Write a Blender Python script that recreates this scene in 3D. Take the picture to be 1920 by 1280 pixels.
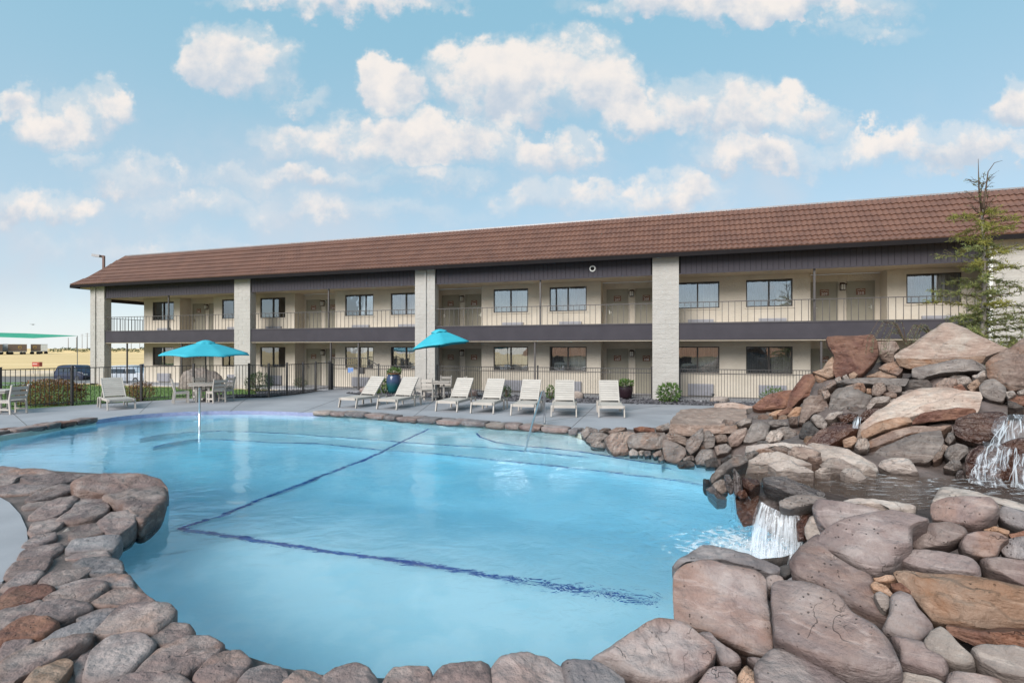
import bpy, bmesh, math, random
from math import sin, cos, pi, radians, atan, sqrt, exp
from mathutils import Vector, Matrix, noise
from mathutils.geometry import tessellate_polygon

random.seed(7)
scene = bpy.context.scene
COL = scene.collection
for o in list(bpy.data.objects):
    bpy.data.objects.remove(o)

# ------------------------------------------------------------------ camera
F, EYE, HY = 950.0, 2.1, 653.0          # focal length in px of a 1920 px wide frame, eye height, horizon row
cam_data = bpy.data.cameras.new('camera')
cam = bpy.data.objects.new('camera', cam_data)
COL.objects.link(cam)
cam.location = (0, 0, EYE)
cam.rotation_euler = (radians(90), 0, 0)
cam_data.sensor_width = 36.0
cam_data.lens = F / 1920 * 36.0
cam_data.shift_y = (HY - 640.0) / 1920
cam_data.clip_start = 0.05
cam_data.clip_end = 6000
scene.camera = cam

# ------------------------------------------------------------------ exposure and renderer
scene.view_settings.view_transform = 'Standard'
scene.view_settings.look = 'None'
scene.view_settings.gamma = 1.0
scene.view_settings.use_curve_mapping = False
scene.view_settings.exposure = 0.72
scene.render.engine = 'CYCLES'
cy = scene.cycles
cy.use_denoising = True
try:
    cy.denoiser = 'OPENIMAGEDENOISE'
except Exception:
    pass
cy.max_bounces = 10
cy.diffuse_bounces = 4
cy.glossy_bounces = 4
cy.transmission_bounces = 8
cy.transparent_max_bounces = 12
cy.sample_clamp_indirect = 6.0
cy.caustics_refractive = True
cy.caustics_reflective = False

# ------------------------------------------------------------------ sky and sun
SUN_EL, SUN_AZ = radians(34), radians(215)      # azimuth clockwise from +Y: behind the camera, to the left
SKY_STRENGTH = 0.1
world = bpy.data.worlds.new('World')
scene.world = world
world.use_nodes = True
wt = world.node_tree
wt.nodes.clear()


class NT:
    """Small helper for node graphs."""
    def __init__(s, tree):
        s.t = tree

    def n(s, kind, **kw):
        nd = s.t.nodes.new(kind)
        for k, v in kw.items():
            setattr(nd, k, v)
        return nd

    def put(s, sock, v):
        if isinstance(v, bpy.types.NodeSocket):
            s.t.links.new(v, sock)
        elif isinstance(v, (int, float)):
            sock.default_value = v
        else:
            v = tuple(v)
            if len(sock.default_value) == 4 and len(v) == 3:
                v = v + (1.0,)
            sock.default_value = v

    def m(s, op, a, b=0.0, c=0.0, clamp=False):
        nd = s.n('ShaderNodeMath', operation=op, use_clamp=clamp)
        s.put(nd.inputs[0], a); s.put(nd.inputs[1], b); s.put(nd.inputs[2], c)
        return nd.outputs[0]

    def mix(s, fac, a, b, blend='MIX'):
        nd = s.n('ShaderNodeMix', data_type='RGBA', blend_type=blend)
        s.put(nd.inputs[0], fac); s.put(nd.inputs[6], a); s.put(nd.inputs[7], b)
        return nd.outputs[2]

    def ramp(s, fac, lo, hi):
        nd = s.n('ShaderNodeMapRange', interpolation_type='SMOOTHSTEP')
        s.put(nd.inputs[0], fac)
        nd.inputs[1].default_value = lo; nd.inputs[2].default_value = hi
        nd.inputs[3].default_value = 0; nd.inputs[4].default_value = 1
        return nd.outputs[0]

    def noise(s, vec, scale, detail=4.0, rough=0.55, dist=0.0):
        nd = s.n('ShaderNodeTexNoise')
        if vec is not None:
            s.put(nd.inputs['Vector'], vec)
        nd.inputs['Scale'].default_value = scale
        nd.inputs['Detail'].default_value = detail
        nd.inputs['Roughness'].default_value = rough
        nd.inputs['Distortion'].default_value = dist
        return nd.outputs['Fac']


g = NT(wt)
sky = g.n('ShaderNodeTexSky')
sky.sky_type = 'NISHITA'
sky.sun_disc = False
sky.sun_elevation = SUN_EL
sky.sun_rotation = SUN_AZ
sky.altitude = 1500
sky.air_density = 1.0
sky.dust_density = 1.0
sky.ozone_density = 1.0
tc = g.n('ShaderNodeTexCoord')
sep = g.n('ShaderNodeSeparateXYZ')
wt.links.new(tc.outputs['Generated'], sep.inputs[0])
dx, dy, dz = sep.outputs
ay = g.m('MAXIMUM', g.m('ABSOLUTE', dy), 0.12)
U = g.m('DIVIDE', dx, ay)
V = g.m('DIVIDE', dz, ay)
uv = g.n('ShaderNodeCombineXYZ')
g.put(uv.inputs[0], U); g.put(uv.inputs[1], V)
UV = uv.outputs[0]
# break the outlines of the banks up with two sizes of billow
sh1 = g.n('ShaderNodeVectorMath', operation='ADD'); g.put(sh1.inputs[0], UV); sh1.inputs[1].default_value = (7.3, 2.1, 0)
wu = g.m('ADD', g.m('MULTIPLY', g.m('SUBTRACT', g.noise(UV, 4.5, 5.0, 0.6), 0.5), 0.26), g.m('MULTIPLY', g.m('SUBTRACT', g.noise(UV, 19.0, 5.0, 0.6), 0.5), 0.07))
wv = g.m('ADD', g.m('MULTIPLY', g.m('SUBTRACT', g.noise(sh1.outputs[0], 6.5, 5.0, 0.62), 0.5), 0.17), g.m('MULTIPLY', g.m('SUBTRACT', g.noise(sh1.outputs[0], 24.0, 5.0, 0.6), 0.5), 0.05))
UW = g.m('ADD', U, wu)
VW = g.m('ADD', V, wv)
nbig = g.noise(UV, 6.5, 7.0, 0.58, 0.25)
# cumulus banks: direction (tangent of azimuth, tangent of elevation), half sizes, strength
CLOUDS = [(440, 118, 110, 62, 1.0), (408, 95, 55, 45, .6), (745, 160, 60, 65, .95), (930, 150, 135, 88, 1.05), (1050, 140, 130, 85, 1.05), (1150, 170, 80, 55, .9),
          (1360, 205, 140, 72, 1.0), (1500, 225, 95, 40, .75), (1210, 225, 90, 40, .75), (740, 262, 200, 55, .85), (620, 255, 130, 45, .7), (900, 265, 100, 45, .75),
          (1040, 288, 80, 48, .9), (175, 215, 70, 62, .95), (105, 240, 90, 42, .8), (50, 190, 62, 34, .85), (1902, 195, 58, 48, 1.0),
          (1420, 292, 140, 34, .75), (1610, 278, 110, 42, .8), (1790, 280, 150, 44, .8), (640, 3, 240, 26, .85), (1400, 8, 330, 36, .9), (1600, 50, 150, 22, .35),
          (250, 335, 120, 36, .6), (560, 335, 180, 30, .55), (1260, 355, 130, 42, .7), (1060, 378, 150, 40, .6), (70, 395, 120, 42, .65), (800, 330, 190, 28, .4),
          (400, 385, 160, 34, .42), (700, 400, 240, 30, .35), (280, 470, 260, 26, .3), (560, 180, 50, 24, .45), (128, 300, 50, 24, .55), (1500, 420, 300, 40, .35)]
field = None
num = None
den = None
for (cx, cyp, rx, ry, a) in CLOUDS:
    cu, cv = (cx - 960) / F, (HY - cyp) / F
    rx, ry = rx * 1.2, ry * 1.2
    du = g.m('MULTIPLY_ADD', UW, F / rx, -cu * F / rx)
    dv = g.m('MULTIPLY_ADD', VW, F / ry, -cv * F / ry)
    e = g.m('MULTIPLY_ADD', dv, dv, g.m('MULTIPLY', du, du))
    w = g.m('MULTIPLY', g.m('MAXIMUM', g.m('SUBTRACT', 1.0, e), 0.0), a)
    field = w if field is None else g.m('MAXIMUM', field, w)
    sdv = g.m('MULTIPLY', dv, w)
    num = sdv if num is None else g.m('ADD', num, sdv)
    den = w if den is None else g.m('ADD', den, w)
# scattered fair weather clouds everywhere else (to the sides and behind)
away = g.ramp(g.m('ABSOLUTE', U), 1.05, 1.6)
nfar = g.ramp(g.noise(tc.outputs['Generated'], 3.2, 6.0, 0.55), 0.5, 0.72)
back = g.m('MAXIMUM', away, g.ramp(dy, 0.0, -0.3))
field = g.m('MAXIMUM', field, g.m('MULTIPLY', g.m('MULTIPLY', nfar, back), 0.8))
nmid = g.noise(UV, 15.0, 6.0, 0.6, 0.4)
raw = g.m('ADD', g.m('MULTIPLY_ADD', nbig, 2.3, g.m('MULTIPLY', nmid, 0.9)), g.m('MULTIPLY_ADD', g.m('POWER', field, 0.7), 0.95, -1.85))
dens = g.ramp(raw, 0.0, 0.60)
dens = g.m('MULTIPLY', dens, g.ramp(field, 0.0, 0.42))
wisp = g.m('MULTIPLY', g.m('MULTIPLY', g.ramp(raw, -0.45, 0.35), g.ramp(field, 0.0, 0.5)), 0.42)
dens = g.m('MULTIPLY', g.m('MAXIMUM', dens, wisp), 0.86)
tone = g.m('DIVIDE', num, g.m('MAXIMUM', den, 0.05))
nsh = g.noise(UV, 17.0, 5.0, 0.55)
lit = g.ramp(g.m('ADD', g.m('MULTIPLY_ADD', tone, 0.75, 0.16), g.m('MULTIPLY_ADD', nsh, 1.7, -0.85)), -0.55, 0.55)
CLOUD_TOP = (6.15, 5.55, 5.1)
CLOUD_BASE = (3.5, 3.9, 4.45)
ccol = g.mix(lit, CLOUD_BASE, CLOUD_TOP)
# thin high haze, whiter towards the horizon
veil_f = g.ramp(dz, 0.62, -0.02)
veil = g.mix(veil_f, (2.0, 3.95, 4.9), (3.75, 4.55, 5.0))
skyc = g.mix(0.72, sky.outputs[0], veil)
low = g.ramp(g.noise(UV, 2.2, 5.0, 0.6), 0.42, 0.75)
skyc = g.mix(g.m('MULTIPLY', g.m('MULTIPLY', low, 0.85), g.ramp(V, 0.62, 0.2)), skyc, (3.85, 4.2, 4.7))
glow = g.m('MULTIPLY', g.ramp(V, 0.16, 0.0), g.m('MULTIPLY_ADD', g.ramp(U, 0.2, -0.9), 0.45, 0.06))
skyc = g.mix(glow, skyc, (6.2, 6.3, 6.2))
final = g.mix(dens, skyc, ccol)
bg = g.n('ShaderNodeBackground')
wt.links.new(final, bg.inputs[0])
bg.inputs[1].default_value = SKY_STRENGTH
wo = g.n('ShaderNodeOutputWorld')
wt.links.new(bg.outputs[0], wo.inputs[0])

sd = bpy.data.lights.new('sun', 'SUN')
sun = bpy.data.objects.new('sun', sd)
COL.objects.link(sun)
sd.energy = 3.1
sd.angle = radians(38)
sd.color = (1.0, 0.955, 0.91)
sv = Vector((sin(SUN_AZ) * cos(SUN_EL), cos(SUN_AZ) * cos(SUN_EL), sin(SUN_EL)))   # towards the sun
sun.rotation_euler = sv.to_track_quat('Z', 'Y').to_euler()
sun.location = (0, 0, 40)


# ------------------------------------------------------------------ coordinates
def W(px, py, h=0.0):
    """Where the sight line of a photograph pixel meets the level h."""
    z = F * (EYE - h) / (py - HY)
    return Vector(((px - 960) / F * z, z, h))


def Wd(px, py, z):
    """The point on a pixel's sight line at distance z."""
    return Vector(((px - 960) / F * z, z, EYE - (py - HY) / F * z))


PHI = atan(950 / 3010.0)
CP, SP = cos(PHI), sin(PHI)
DF = 21.84                                # distance of the motel's front plane


def fac(s, t, z=0.0):
    """Motel coordinates (along the front, into the building, up) to the world."""
    return Vector((s * CP + (DF + t) * SP, -s * SP + (DF + t) * CP, z))


# ------------------------------------------------------------------ object helpers
def tag(o, label=None, cat=None, group=None, kind=None):
    if label: o['label'] = label
    if cat: o['category'] = cat
    if group: o['group'] = group
    if kind: o['kind'] = kind
    return o


def empty(name, loc=(0, 0, 0), rz=0.0, label=None, cat=None, group=None, kind=None):
    o = bpy.data.objects.new(name, None)
    o.empty_display_size = 0.2
    COL.objects.link(o)
    o.location = loc
    o.rotation_euler = (0, 0, rz)
    return tag(o, label, cat, group, kind)


def inst(mesh, name, parent=None, loc=(0, 0, 0), rot=(0, 0, 0), sc=(1, 1, 1)):
    o = bpy.data.objects.new(name, mesh)
    COL.objects.link(o)
    o.parent = parent
    o.location = loc
    o.rotation_euler = rot
    o.scale = sc
    return o


def copy_tree(o, parent=None):
    c = o.copy()
    COL.objects.link(c)
    c.parent = parent
    for ch in list(KIDS.get(o.name, [])) or [k for k in o.children]:
        copy_tree(ch, c)
    return c


KIDS = {}


class MB:
    """Mesh builder."""
    def __init__(s):
        s.v = []; s.f = []; s.mi = []; s.sm = []; s.cur = 0; s.smooth = False

    def face(s, idx):
        s.f.append(tuple(idx)); s.mi.append(s.cur); s.sm.append(s.smooth)

    def poly(s, pts):
        b = len(s.v)
        s.v += [tuple(p) for p in pts]
        s.face(range(b, b + len(pts)))

    def box(s, x0, x1, y0, y1, z0, z1, M=None):
        b = len(s.v)
        ps = [(x0, y0, z0), (x1, y0, z0), (x1, y1, z0), (x0, y1, z0), (x0, y0, z1), (x1, y0, z1), (x1, y1, z1), (x0, y1, z1)]
        if M is not None:
            ps = [tuple(M @ Vector(p)) for p in ps]
        s.v += ps
        for q in ((0, 3, 2, 1), (4, 5, 6, 7), (0, 1, 5, 4), (1, 2, 6, 5), (2, 3, 7, 6), (3, 0, 4, 7)):
            s.face([b + i for i in q])
        return s

    def beam(s, a, b_, w, h, up=(0, 0, 1)):
        a = Vector(a); b_ = Vector(b_)
        d = (b_ - a); L = d.length; d.normalize()
        x = d.cross(Vector(up))
        if x.length < 1e-4:
            x = d.cross(Vector((1, 0, 0)))
        x.normalize(); z = x.cross(d)
        M = Matrix(((x.x, d.x, z.x, a.x), (x.y, d.y, z.y, a.y), (x.z, d.z, z.z, a.z), (0, 0, 0, 1)))
        return s.box(-w / 2, w / 2, 0, L, -h / 2, h / 2, M)

    def tube(s, pts, r, n=8, caps=True):
        pts = [Vector(p) for p in pts]
        rs = r if isinstance(r, (list, tuple)) else [r] * len(pts)
        b = len(s.v)
        ref = None
        for i, p in enumerate(pts):
            d = (pts[min(i + 1, len(pts) - 1)] - pts[max(i - 1, 0)])
            if d.length < 1e-9: d = Vector((0, 0, 1))
            d.normalize()
            if ref is None:
                ref = d.orthogonal()
            x = (ref - d * ref.dot(d))
            if x.length < 1e-5: x = d.orthogonal()
            x.normalize(); ref = x
            y = d.cross(x)
            for k in range(n):
                a = 2 * pi * k / n
                s.v.append(tuple(p + x * (cos(a) * rs[i]) + y * (sin(a) * rs[i])))
        for i in range(len(pts) - 1):
            for k in range(n):
                s.face((b + i * n + k, b + i * n + (k + 1) % n, b + (i + 1) * n + (k + 1) % n, b + (i + 1) * n + k))
        if caps:
            s.face([b + k for k in range(n)][::-1])
            s.face([b + (len(pts) - 1) * n + k for k in range(n)])
        return s

    def lathe(s, prof, n=20, c=(0, 0, 0)):
        b = len(s.v)
        for (r, z) in prof:
            for k in range(n):
                a = 2 * pi * k / n
                s.v.append((c[0] + r * cos(a), c[1] + r * sin(a), c[2] + z))
        for i in range(len(prof) - 1):
            for k in range(n):
                s.face((b + i * n + k, b + i * n + (k + 1) % n, b + (i + 1) * n + (k + 1) % n, b + (i + 1) * n + k))
        return s

    def prism(s, poly, z0, z1):
        """closed prism over a flat outline (list of (x, y))"""
        tri = tessellate_polygon([[Vector((p[0], p[1], 0)) for p in poly]])
        n = len(poly); b = len(s.v)
        s.v += [(p[0], p[1], z0) for p in poly] + [(p[0], p[1], z1) for p in poly]
        ar = sum(poly[i][0] * poly[(i + 1) % n][1] - poly[(i + 1) % n][0] * poly[i][1] for i in range(n))
        for t in tri:
            A = [poly[i] for i in t]
            up = (A[1][0] - A[0][0]) * (A[2][1] - A[0][1]) - (A[1][1] - A[0][1]) * (A[2][0] - A[0][0])
            t = tuple(t) if up > 0 else tuple(t)[::-1]
            s.face([b + n + i for i in t]); s.face([b + i for i in t[::-1]])
        for i in range(n):
            j = (i + 1) % n
            q = (b + i, b + j, b + n + j, b + n + i)
            s.face(q if ar > 0 else q[::-1])
        return s

    def sheet(s, outer, z, hole=None):
        loops = [[Vector((p[0], p[1], 0)) for p in outer]]
        if hole: loops.append([Vector((p[0], p[1], 0)) for p in hole])
        flat = [p for L in loops for p in L]
        b = len(s.v)
        s.v += [(p.x, p.y, z(p.x, p.y) if callable(z) else z) for p in flat]
        for t in tessellate_polygon(loops):
            A = [flat[i] for i in t]
            up = (A[1].x - A[0].x) * (A[2].y - A[0].y) - (A[1].y - A[0].y) * (A[2].x - A[0].x)
            if abs(up) < 1e-9: continue
            t = tuple(t) if up > 0 else tuple(t)[::-1]
            s.face([b + i for i in t])
        return s

    def mesh(s, name, mats):
        me = bpy.data.meshes.new(name)
        me.from_pydata(s.v, [], s.f)
        if not isinstance(mats, (list, tuple)): mats = [mats]
        for m in mats: me.materials.append(m)
        me.polygons.foreach_set('material_index', s.mi)
        me.polygons.foreach_set('use_smooth', s.sm)
        me.update()
        return me

    def build(s, name, mats, parent=None, origin=None):
        if origin is not None:
            ox, oy, oz = origin
            s.v = [(a - ox, b - oy, c - oz) for (a, b, c) in s.v]
        o = inst(s.mesh(name, mats), name, parent)
        if origin is not None: o.location = origin
        return o


def bevel(o, w=0.006, seg=1):
    m = o.modifiers.new('bevel', 'BEVEL')
    m.width = w; m.segments = seg; m.limit_method = 'ANGLE'; m.angle_limit = radians(40)
    return o


# ------------------------------------------------------------------ materials
def newmat(name):
    m = bpy.data.materials.new(name)
    m.use_nodes = True
    m.node_tree.nodes.clear()
    G = NT(m.node_tree)
    out = G.n('ShaderNodeOutputMaterial')
    b = G.n('ShaderNodeBsdfPrincipled')
    m.node_tree.links.new(b.outputs[0], out.inputs[0])
    return m, G, b, out


def pm(name, c1, c2=None, scale=8.0, rough=0.6, bump=0.0, bscale=None, metal=0.0, spec=0.5, detail=5.0, vary=0.0, rough2=None, bdist=0.02, lo=0.3, hi=0.7, coord='Object', stretch=None):
    """Two tone noise material with relief; vary = brightness spread from one object to the next."""
    m, G, b, out = newmat(name)
    tcn = G.n('ShaderNodeTexCoord')
    vec = G.n('ShaderNodeNewGeometry').outputs['Position'] if coord == 'Position' else tcn.outputs[coord]
    oi = G.n('ShaderNodeObjectInfo')
    if vary:
        ad = G.n('ShaderNodeVectorMath', operation='ADD')
        G.put(ad.inputs[0], vec)
        cmb = G.n('ShaderNodeCombineXYZ')
        r = G.m('MULTIPLY', oi.outputs['Random'], 37.0)
        G.put(cmb.inputs[0], r); G.put(cmb.inputs[1], r)
        G.put(ad.inputs[1], cmb.outputs[0])
        vec = ad.outputs[0]
    if stretch:
        mp = G.n('ShaderNodeMapping')
        G.put(mp.inputs[0], vec)
        mp.inputs['Scale'].default_value = stretch
        vec = mp.outputs[0]
    n1 = G.noise(vec, scale, detail)
    col = G.mix(G.ramp(n1, lo, hi), c1, c2 or tuple(x * 0.82 for x in c1))
    if vary:
        k = G.m('MULTIPLY_ADD', oi.outputs['Random'], 2 * vary, 1.0 - vary)
        cb = G.n('ShaderNodeCombineXYZ')
        for i in range(3): G.put(cb.inputs[i], k)
        col = G.mix(1.0, col, cb.outputs[0], 'MULTIPLY')
    G.put(b.inputs['Base Color'], col)
    if rough2 is not None:
        G.put(b.inputs['Roughness'], G.m('MULTIPLY_ADD', n1, rough2 - rough, rough))
    else:
        b.inputs['Roughness'].default_value = rough
    b.inputs['Metallic'].default_value = metal
    b.inputs['Specular IOR Level'].default_value = spec
    if bump:
        bp = G.n('ShaderNodeBump')
        bp.inputs['Strength'].default_value = bump
        bp.inputs['Distance'].default_value = bdist
        G.put(bp.inputs['Height'], G.noise(vec, bscale or scale * 3, 5.0, 0.6))
        G.put(b.inputs['Normal'], bp.outputs[0])
    return m


def rock_mat(name, pal, wet=False, orange=0.35, bscale=1.0, pits=True, layers=False):
    """Sandstone: mottled colour, iron stains, pores and fine cracks."""
    m, G, b, out = newmat(name)
    tcn = G.n('ShaderNodeTexCoord')
    oi = G.n('ShaderNodeObjectInfo')
    ad = G.n('ShaderNodeVectorMath', operation='ADD')
    G.put(ad.inputs[0], tcn.outputs['Object'])
    cmb = G.n('ShaderNodeCombineXYZ')
    r = G.m('MULTIPLY', oi.outputs['Random'], 53.0)
    G.put(cmb.inputs[0], r); G.put(cmb.inputs[1], r); G.put(cmb.inputs[2], r)
    G.put(ad.inputs[1], cmb.outputs[0])
    vec = ad.outputs[0]
    a = G.mix(oi.outputs['Random'], pal[0], pal[1])
    n1 = G.noise(vec, 2.4 * bscale, 6.0, 0.6, 0.6)
    col = G.mix(G.ramp(n1, 0.36, 0.66), a, pal[2])
    n2 = G.noise(vec, 1.15 * bscale, 5.0, 0.62, 1.2)
    hue = G.m('FRACT', G.m('MULTIPLY', oi.outputs['Random'], 7.31))
    st = G.m('MULTIPLY', G.ramp(n2, 0.47, 0.64), G.m('MULTIPLY', G.ramp(hue, 0.25, 0.95), orange))
    col = G.mix(st, col, (0.36, 0.155, 0.065))
    # edges and flanks weathered to brown and rust
    at = G.n('ShaderNodeAttribute', attribute_name='rim')
    nr = G.ramp(G.noise(vec, 3.6 * bscale, 6.0, 0.65, 0.8), 0.30, 0.62)
    rim = G.m('MULTIPLY', G.m('MULTIPLY', at.outputs['Fac'], nr), 0.62)
    hue2 = G.m('FRACT', G.m('MULTIPLY', oi.outputs['Random'], 3.77))
    col = G.mix(rim, col, G.mix(G.m('MULTIPLY', G.ramp(hue2, 0.3, 0.9), min(1.0, orange * 1.6)), tuple(x * 0.5 for x in pal[1]), (0.25, 0.115, 0.06)))
    n3 = G.noise(vec, 38 * bscale, 3.0, 0.7)
    col = G.mix(G.m('MULTIPLY', G.ramp(n3, 0.5, 0.8), 0.35), col, tuple(x * 0.55 for x in pal[0]))
    n6 = G.noise(vec, 3.1 * bscale, 5.0, 0.6, 1.0)
    col = G.mix(G.m('MULTIPLY', G.ramp(n6, 0.52, 0.72), 0.34), col, tuple(x * 0.5 for x in pal[1]))
    n5 = G.noise(vec, 5.5 * bscale, 6.0, 0.65, 0.8)
    col = G.mix(G.m('MULTIPLY', G.ramp(n5, 0.56, 0.76), 0.30), col, tuple(min(1, x * 1.45 + 0.02) for x in pal[2]))
    k = G.m('MULTIPLY_ADD', G.m('FRACT', G.m('MULTIPLY', oi.outputs['Random'], 13.7)), 0.36, 0.56)
    cb = G.n('ShaderNodeCombineXYZ')
    for i in range(3): G.put(cb.inputs[i], k)
    col = G.mix(1.0, col, cb.outputs[0], 'MULTIPLY')
    h = G.m('ADD', G.m('MULTIPLY', G.noise(vec, 9 * bscale, 8.0, 0.62), 0.9), G.m('MULTIPLY', n3, 0.16))
    if pits:
        vo = G.n('ShaderNodeTexVoronoi')
        G.put(vo.inputs['Vector'], vec); vo.inputs['Scale'].default_value = 22 * bscale
        pit = G.m('MULTIPLY', G.m('SUBTRACT', 1.0, G.ramp(vo.outputs['Distance'], 0.05, 0.2)), G.ramp(G.noise(vec, 3.0, 3.0), 0.52, 0.62))
        col = G.mix(G.m('MULTIPLY', pit, 0.75), col, (0.05, 0.035, 0.03))
        h = G.m('SUBTRACT', h, G.m('MULTIPLY', pit, 0.5))
    # thin cracks where a distorted noise crosses its middle value
    cr = G.m('ABSOLUTE', G.m('SUBTRACT', G.noise(vec, 1.6 * bscale, 4.0, 0.5, 1.5), 0.5))
    crk = G.m('MULTIPLY', G.m('MULTIPLY', G.m('SUBTRACT', 1.0, G.ramp(cr, 0.0, 0.007)), 0.8), G.ramp(G.noise(vec, 2.1 * bscale, 2.0), 0.56, 0.68))
    col = G.mix(G.m('MULTIPLY', crk, 0.55), col, tuple(x * 0.3 for x in pal[0]))
    h = G.m('SUBTRACT', h, G.m('MULTIPLY', crk, 0.5))
    rg = G.n('ShaderNodeTexNoise', noise_type='RIDGED_MULTIFRACTAL')
    G.put(rg.inputs['Vector'], vec); rg.inputs['Scale'].default_value = 2.3 * bscale; rg.inputs['Detail'].default_value = 7; rg.inputs['Roughness'].default_value = 0.55
    rgf = rg.outputs['Fac']
    h = G.m('ADD', h, G.m('MULTIPLY', rgf, 0.22))
    wv = G.n('ShaderNodeMapping'); G.put(wv.inputs[0], vec); wv.inputs['Scale'].default_value = (1.1, 1.6, 7.5); wv.inputs['Rotation'].default_value = (0.25, 0.15, 0)
    ln = G.noise(wv.outputs[0], 2.6, 6.0, 0.62, 0.7)
    col = G.mix(G.m('MULTIPLY', G.ramp(ln, 0.52, 0.66), 0.34), col, tuple(x * 0.52 for x in pal[1]))
    col = G.mix(G.m('MULTIPLY', G.ramp(ln, 0.46, 0.36), 0.22), col, tuple(min(1, x * 1.35) for x in pal[2]))
    h = G.m('ADD', h, G.m('MULTIPLY', ln, 0.55))
    if layers:
        wv = G.n('ShaderNodeMapping'); G.put(wv.inputs[0], vec); wv.inputs['Scale'].default_value = (1.2, 1.2, 9)
        ln = G.noise(wv.outputs[0], 3.0, 4.0, 0.6, 0.5)
        col = G.mix(G.m('MULTIPLY', G.ramp(ln, 0.5, 0.62), 0.4), col, tuple(x * 0.5 for x in pal[1]))
        h = G.m('ADD', h, G.m('MULTIPLY', ln, 0.9))
    if wet:
        col = G.mix(1.0, col, (0.42, 0.38, 0.36), 'MULTIPLY')
        b.inputs['Roughness'].default_value = 0.16
        b.inputs['Specular IOR Level'].default_value = 0.6
    else:
        G.put(b.inputs['Roughness'], G.m('MULTIPLY_ADD', n1, 0.3, 0.52))
        b.inputs['Specular IOR Level'].default_value = 0.35
    if not wet:
        # soaked band just above the water level
        sz = G.n('ShaderNodeSeparateXYZ'); G.put(sz.inputs[0], G.n('ShaderNodeNewGeometry').outputs['Position'])
        lvl = G.m('ADD', sz.outputs[2], G.m('MULTIPLY', G.m('SUBTRACT', n1, 0.5), 0.12))
        wb = G.ramp(lvl, 0.0, -0.07)
        col = G.mix(wb, col, G.mix(1.0, col, (0.30, 0.28, 0.27), 'MULTIPLY'))
        G.put(b.inputs['Roughness'], G.m('MULTIPLY_ADD', wb, -0.4, G.m('MULTIPLY_ADD', n1, 0.3, 0.52)))
    G.put(b.inputs['Base Color'], col)
    bp = G.n('ShaderNodeBump')
    bp.inputs['Strength'].default_value = 0.85
    bp.inputs['Distance'].default_value = 0.05
    G.put(bp.inputs['Height'], h)
    G.put(b.inputs['Normal'], bp.outputs[0])
    return m


M = {}
PAL_A = ((0.27, 0.185, 0.165), (0.205, 0.148, 0.142), (0.35, 0.28, 0.255))      # coping: mauve brown
PAL_B = ((0.31, 0.225, 0.205), (0.265, 0.198, 0.19), (0.40, 0.33, 0.31))
PAL_R = ((0.20, 0.085, 0.06), (0.16, 0.075, 0.06), (0.30, 0.16, 0.11))        # dark red sandstone
PAL_O = ((0.40, 0.225, 0.135), (0.38, 0.235, 0.16), (0.47, 0.33, 0.25))          # orange
PAL_P = ((0.42, 0.335, 0.285), (0.37, 0.305, 0.275), (0.48, 0.41, 0.365))          # pale
PAL_G = ((0.25, 0.215, 0.215), (0.21, 0.185, 0.19), (0.33, 0.295, 0.29))      # grey
PAL_K = ((0.075, 0.06, 0.055), (0.06, 0.055, 0.055), (0.13, 0.11, 0.10))      # dark
M['coping'] = rock_mat('coping_sandstone', PAL_A)
M['mauve'] = rock_mat('mauve_sandstone', PAL_B, orange=0.45)
M['brown'] = rock_mat('brown_sandstone', ((0.275, 0.19, 0.155), (0.22, 0.155, 0.132), (0.37, 0.285, 0.24)), orange=0.5)
M['warmgrey'] = rock_mat('warm_grey_sandstone', ((0.235, 0.195, 0.175), (0.19, 0.16, 0.15), (0.32, 0.275, 0.25)), orange=0.35)
M['red'] = rock_mat('dark_red_sandstone', PAL_R, orange=0.3)
M['orange'] = rock_mat('orange_sandstone', PAL_O, orange=0.7)
M['pale'] = rock_mat('pale_sandstone', PAL_P, orange=0.15)
M['grey'] = rock_mat('grey_sandstone', PAL_G, orange=0.2)
M['dark'] = rock_mat('dark_rock', PAL_K, orange=0.15)
M['banded'] = rock_mat('banded_sandstone', ((0.46, 0.33, 0.27), (0.46, 0.33, 0.27), (0.50, 0.42, 0.36)), orange=0.35, layers=True)
M['wetred'] = rock_mat('wet_red_sandstone', PAL_R, wet=True, orange=0.5)
M['wetgrey'] = rock_mat('wet_grey_rock', PAL_G, wet=True, orange=0.3)
M['mortar'] = pm('mortar', (0.155, 0.12, 0.11), (0.085, 0.066, 0.06), 5, 0.9, 0.8, 22, bdist=0.03)
M['concrete'] = pm('concrete', (0.315, 0.315, 0.335), (0.235, 0.238, 0.255), 0.55, 0.85, 0.25, 40, bdist=0.006, detail=8)
M['joint'] = pm('joint_dirt', (0.13, 0.12, 0.115), None, 4, 0.95)
M['wall'] = pm('cream_stucco', (0.58, 0.52, 0.44), (0.51, 0.455, 0.38), 1.2, 0.9, 0.8, 16, bdist=0.03, detail=7)
M['block'] = None
M['taupe'] = pm('taupe_paint', (0.056, 0.051, 0.060), (0.047, 0.043, 0.051), 1.5, 0.85, 0.15, 30, bdist=0.004, detail=6, spec=0.2)
M['soffit'] = pm('soffit_paint', (0.50, 0.43, 0.34), (0.44, 0.37, 0.29), 1.0, 0.8)
M['iron'] = pm('dark_painted_steel', (0.045, 0.042, 0.042), (0.035, 0.033, 0.033), 10, 0.5)
M['railpaint'] = pm('taupe_painted_steel', (0.075, 0.066, 0.064), (0.06, 0.053, 0.052), 10, 0.5)
M['door'] = pm('sage_door_paint', (0.27, 0.25, 0.195), (0.235, 0.215, 0.17), 1.5, 0.55)
M['frame'] = pm('bronze_frame', (0.05, 0.042, 0.038), None, 8, 0.45)
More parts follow.
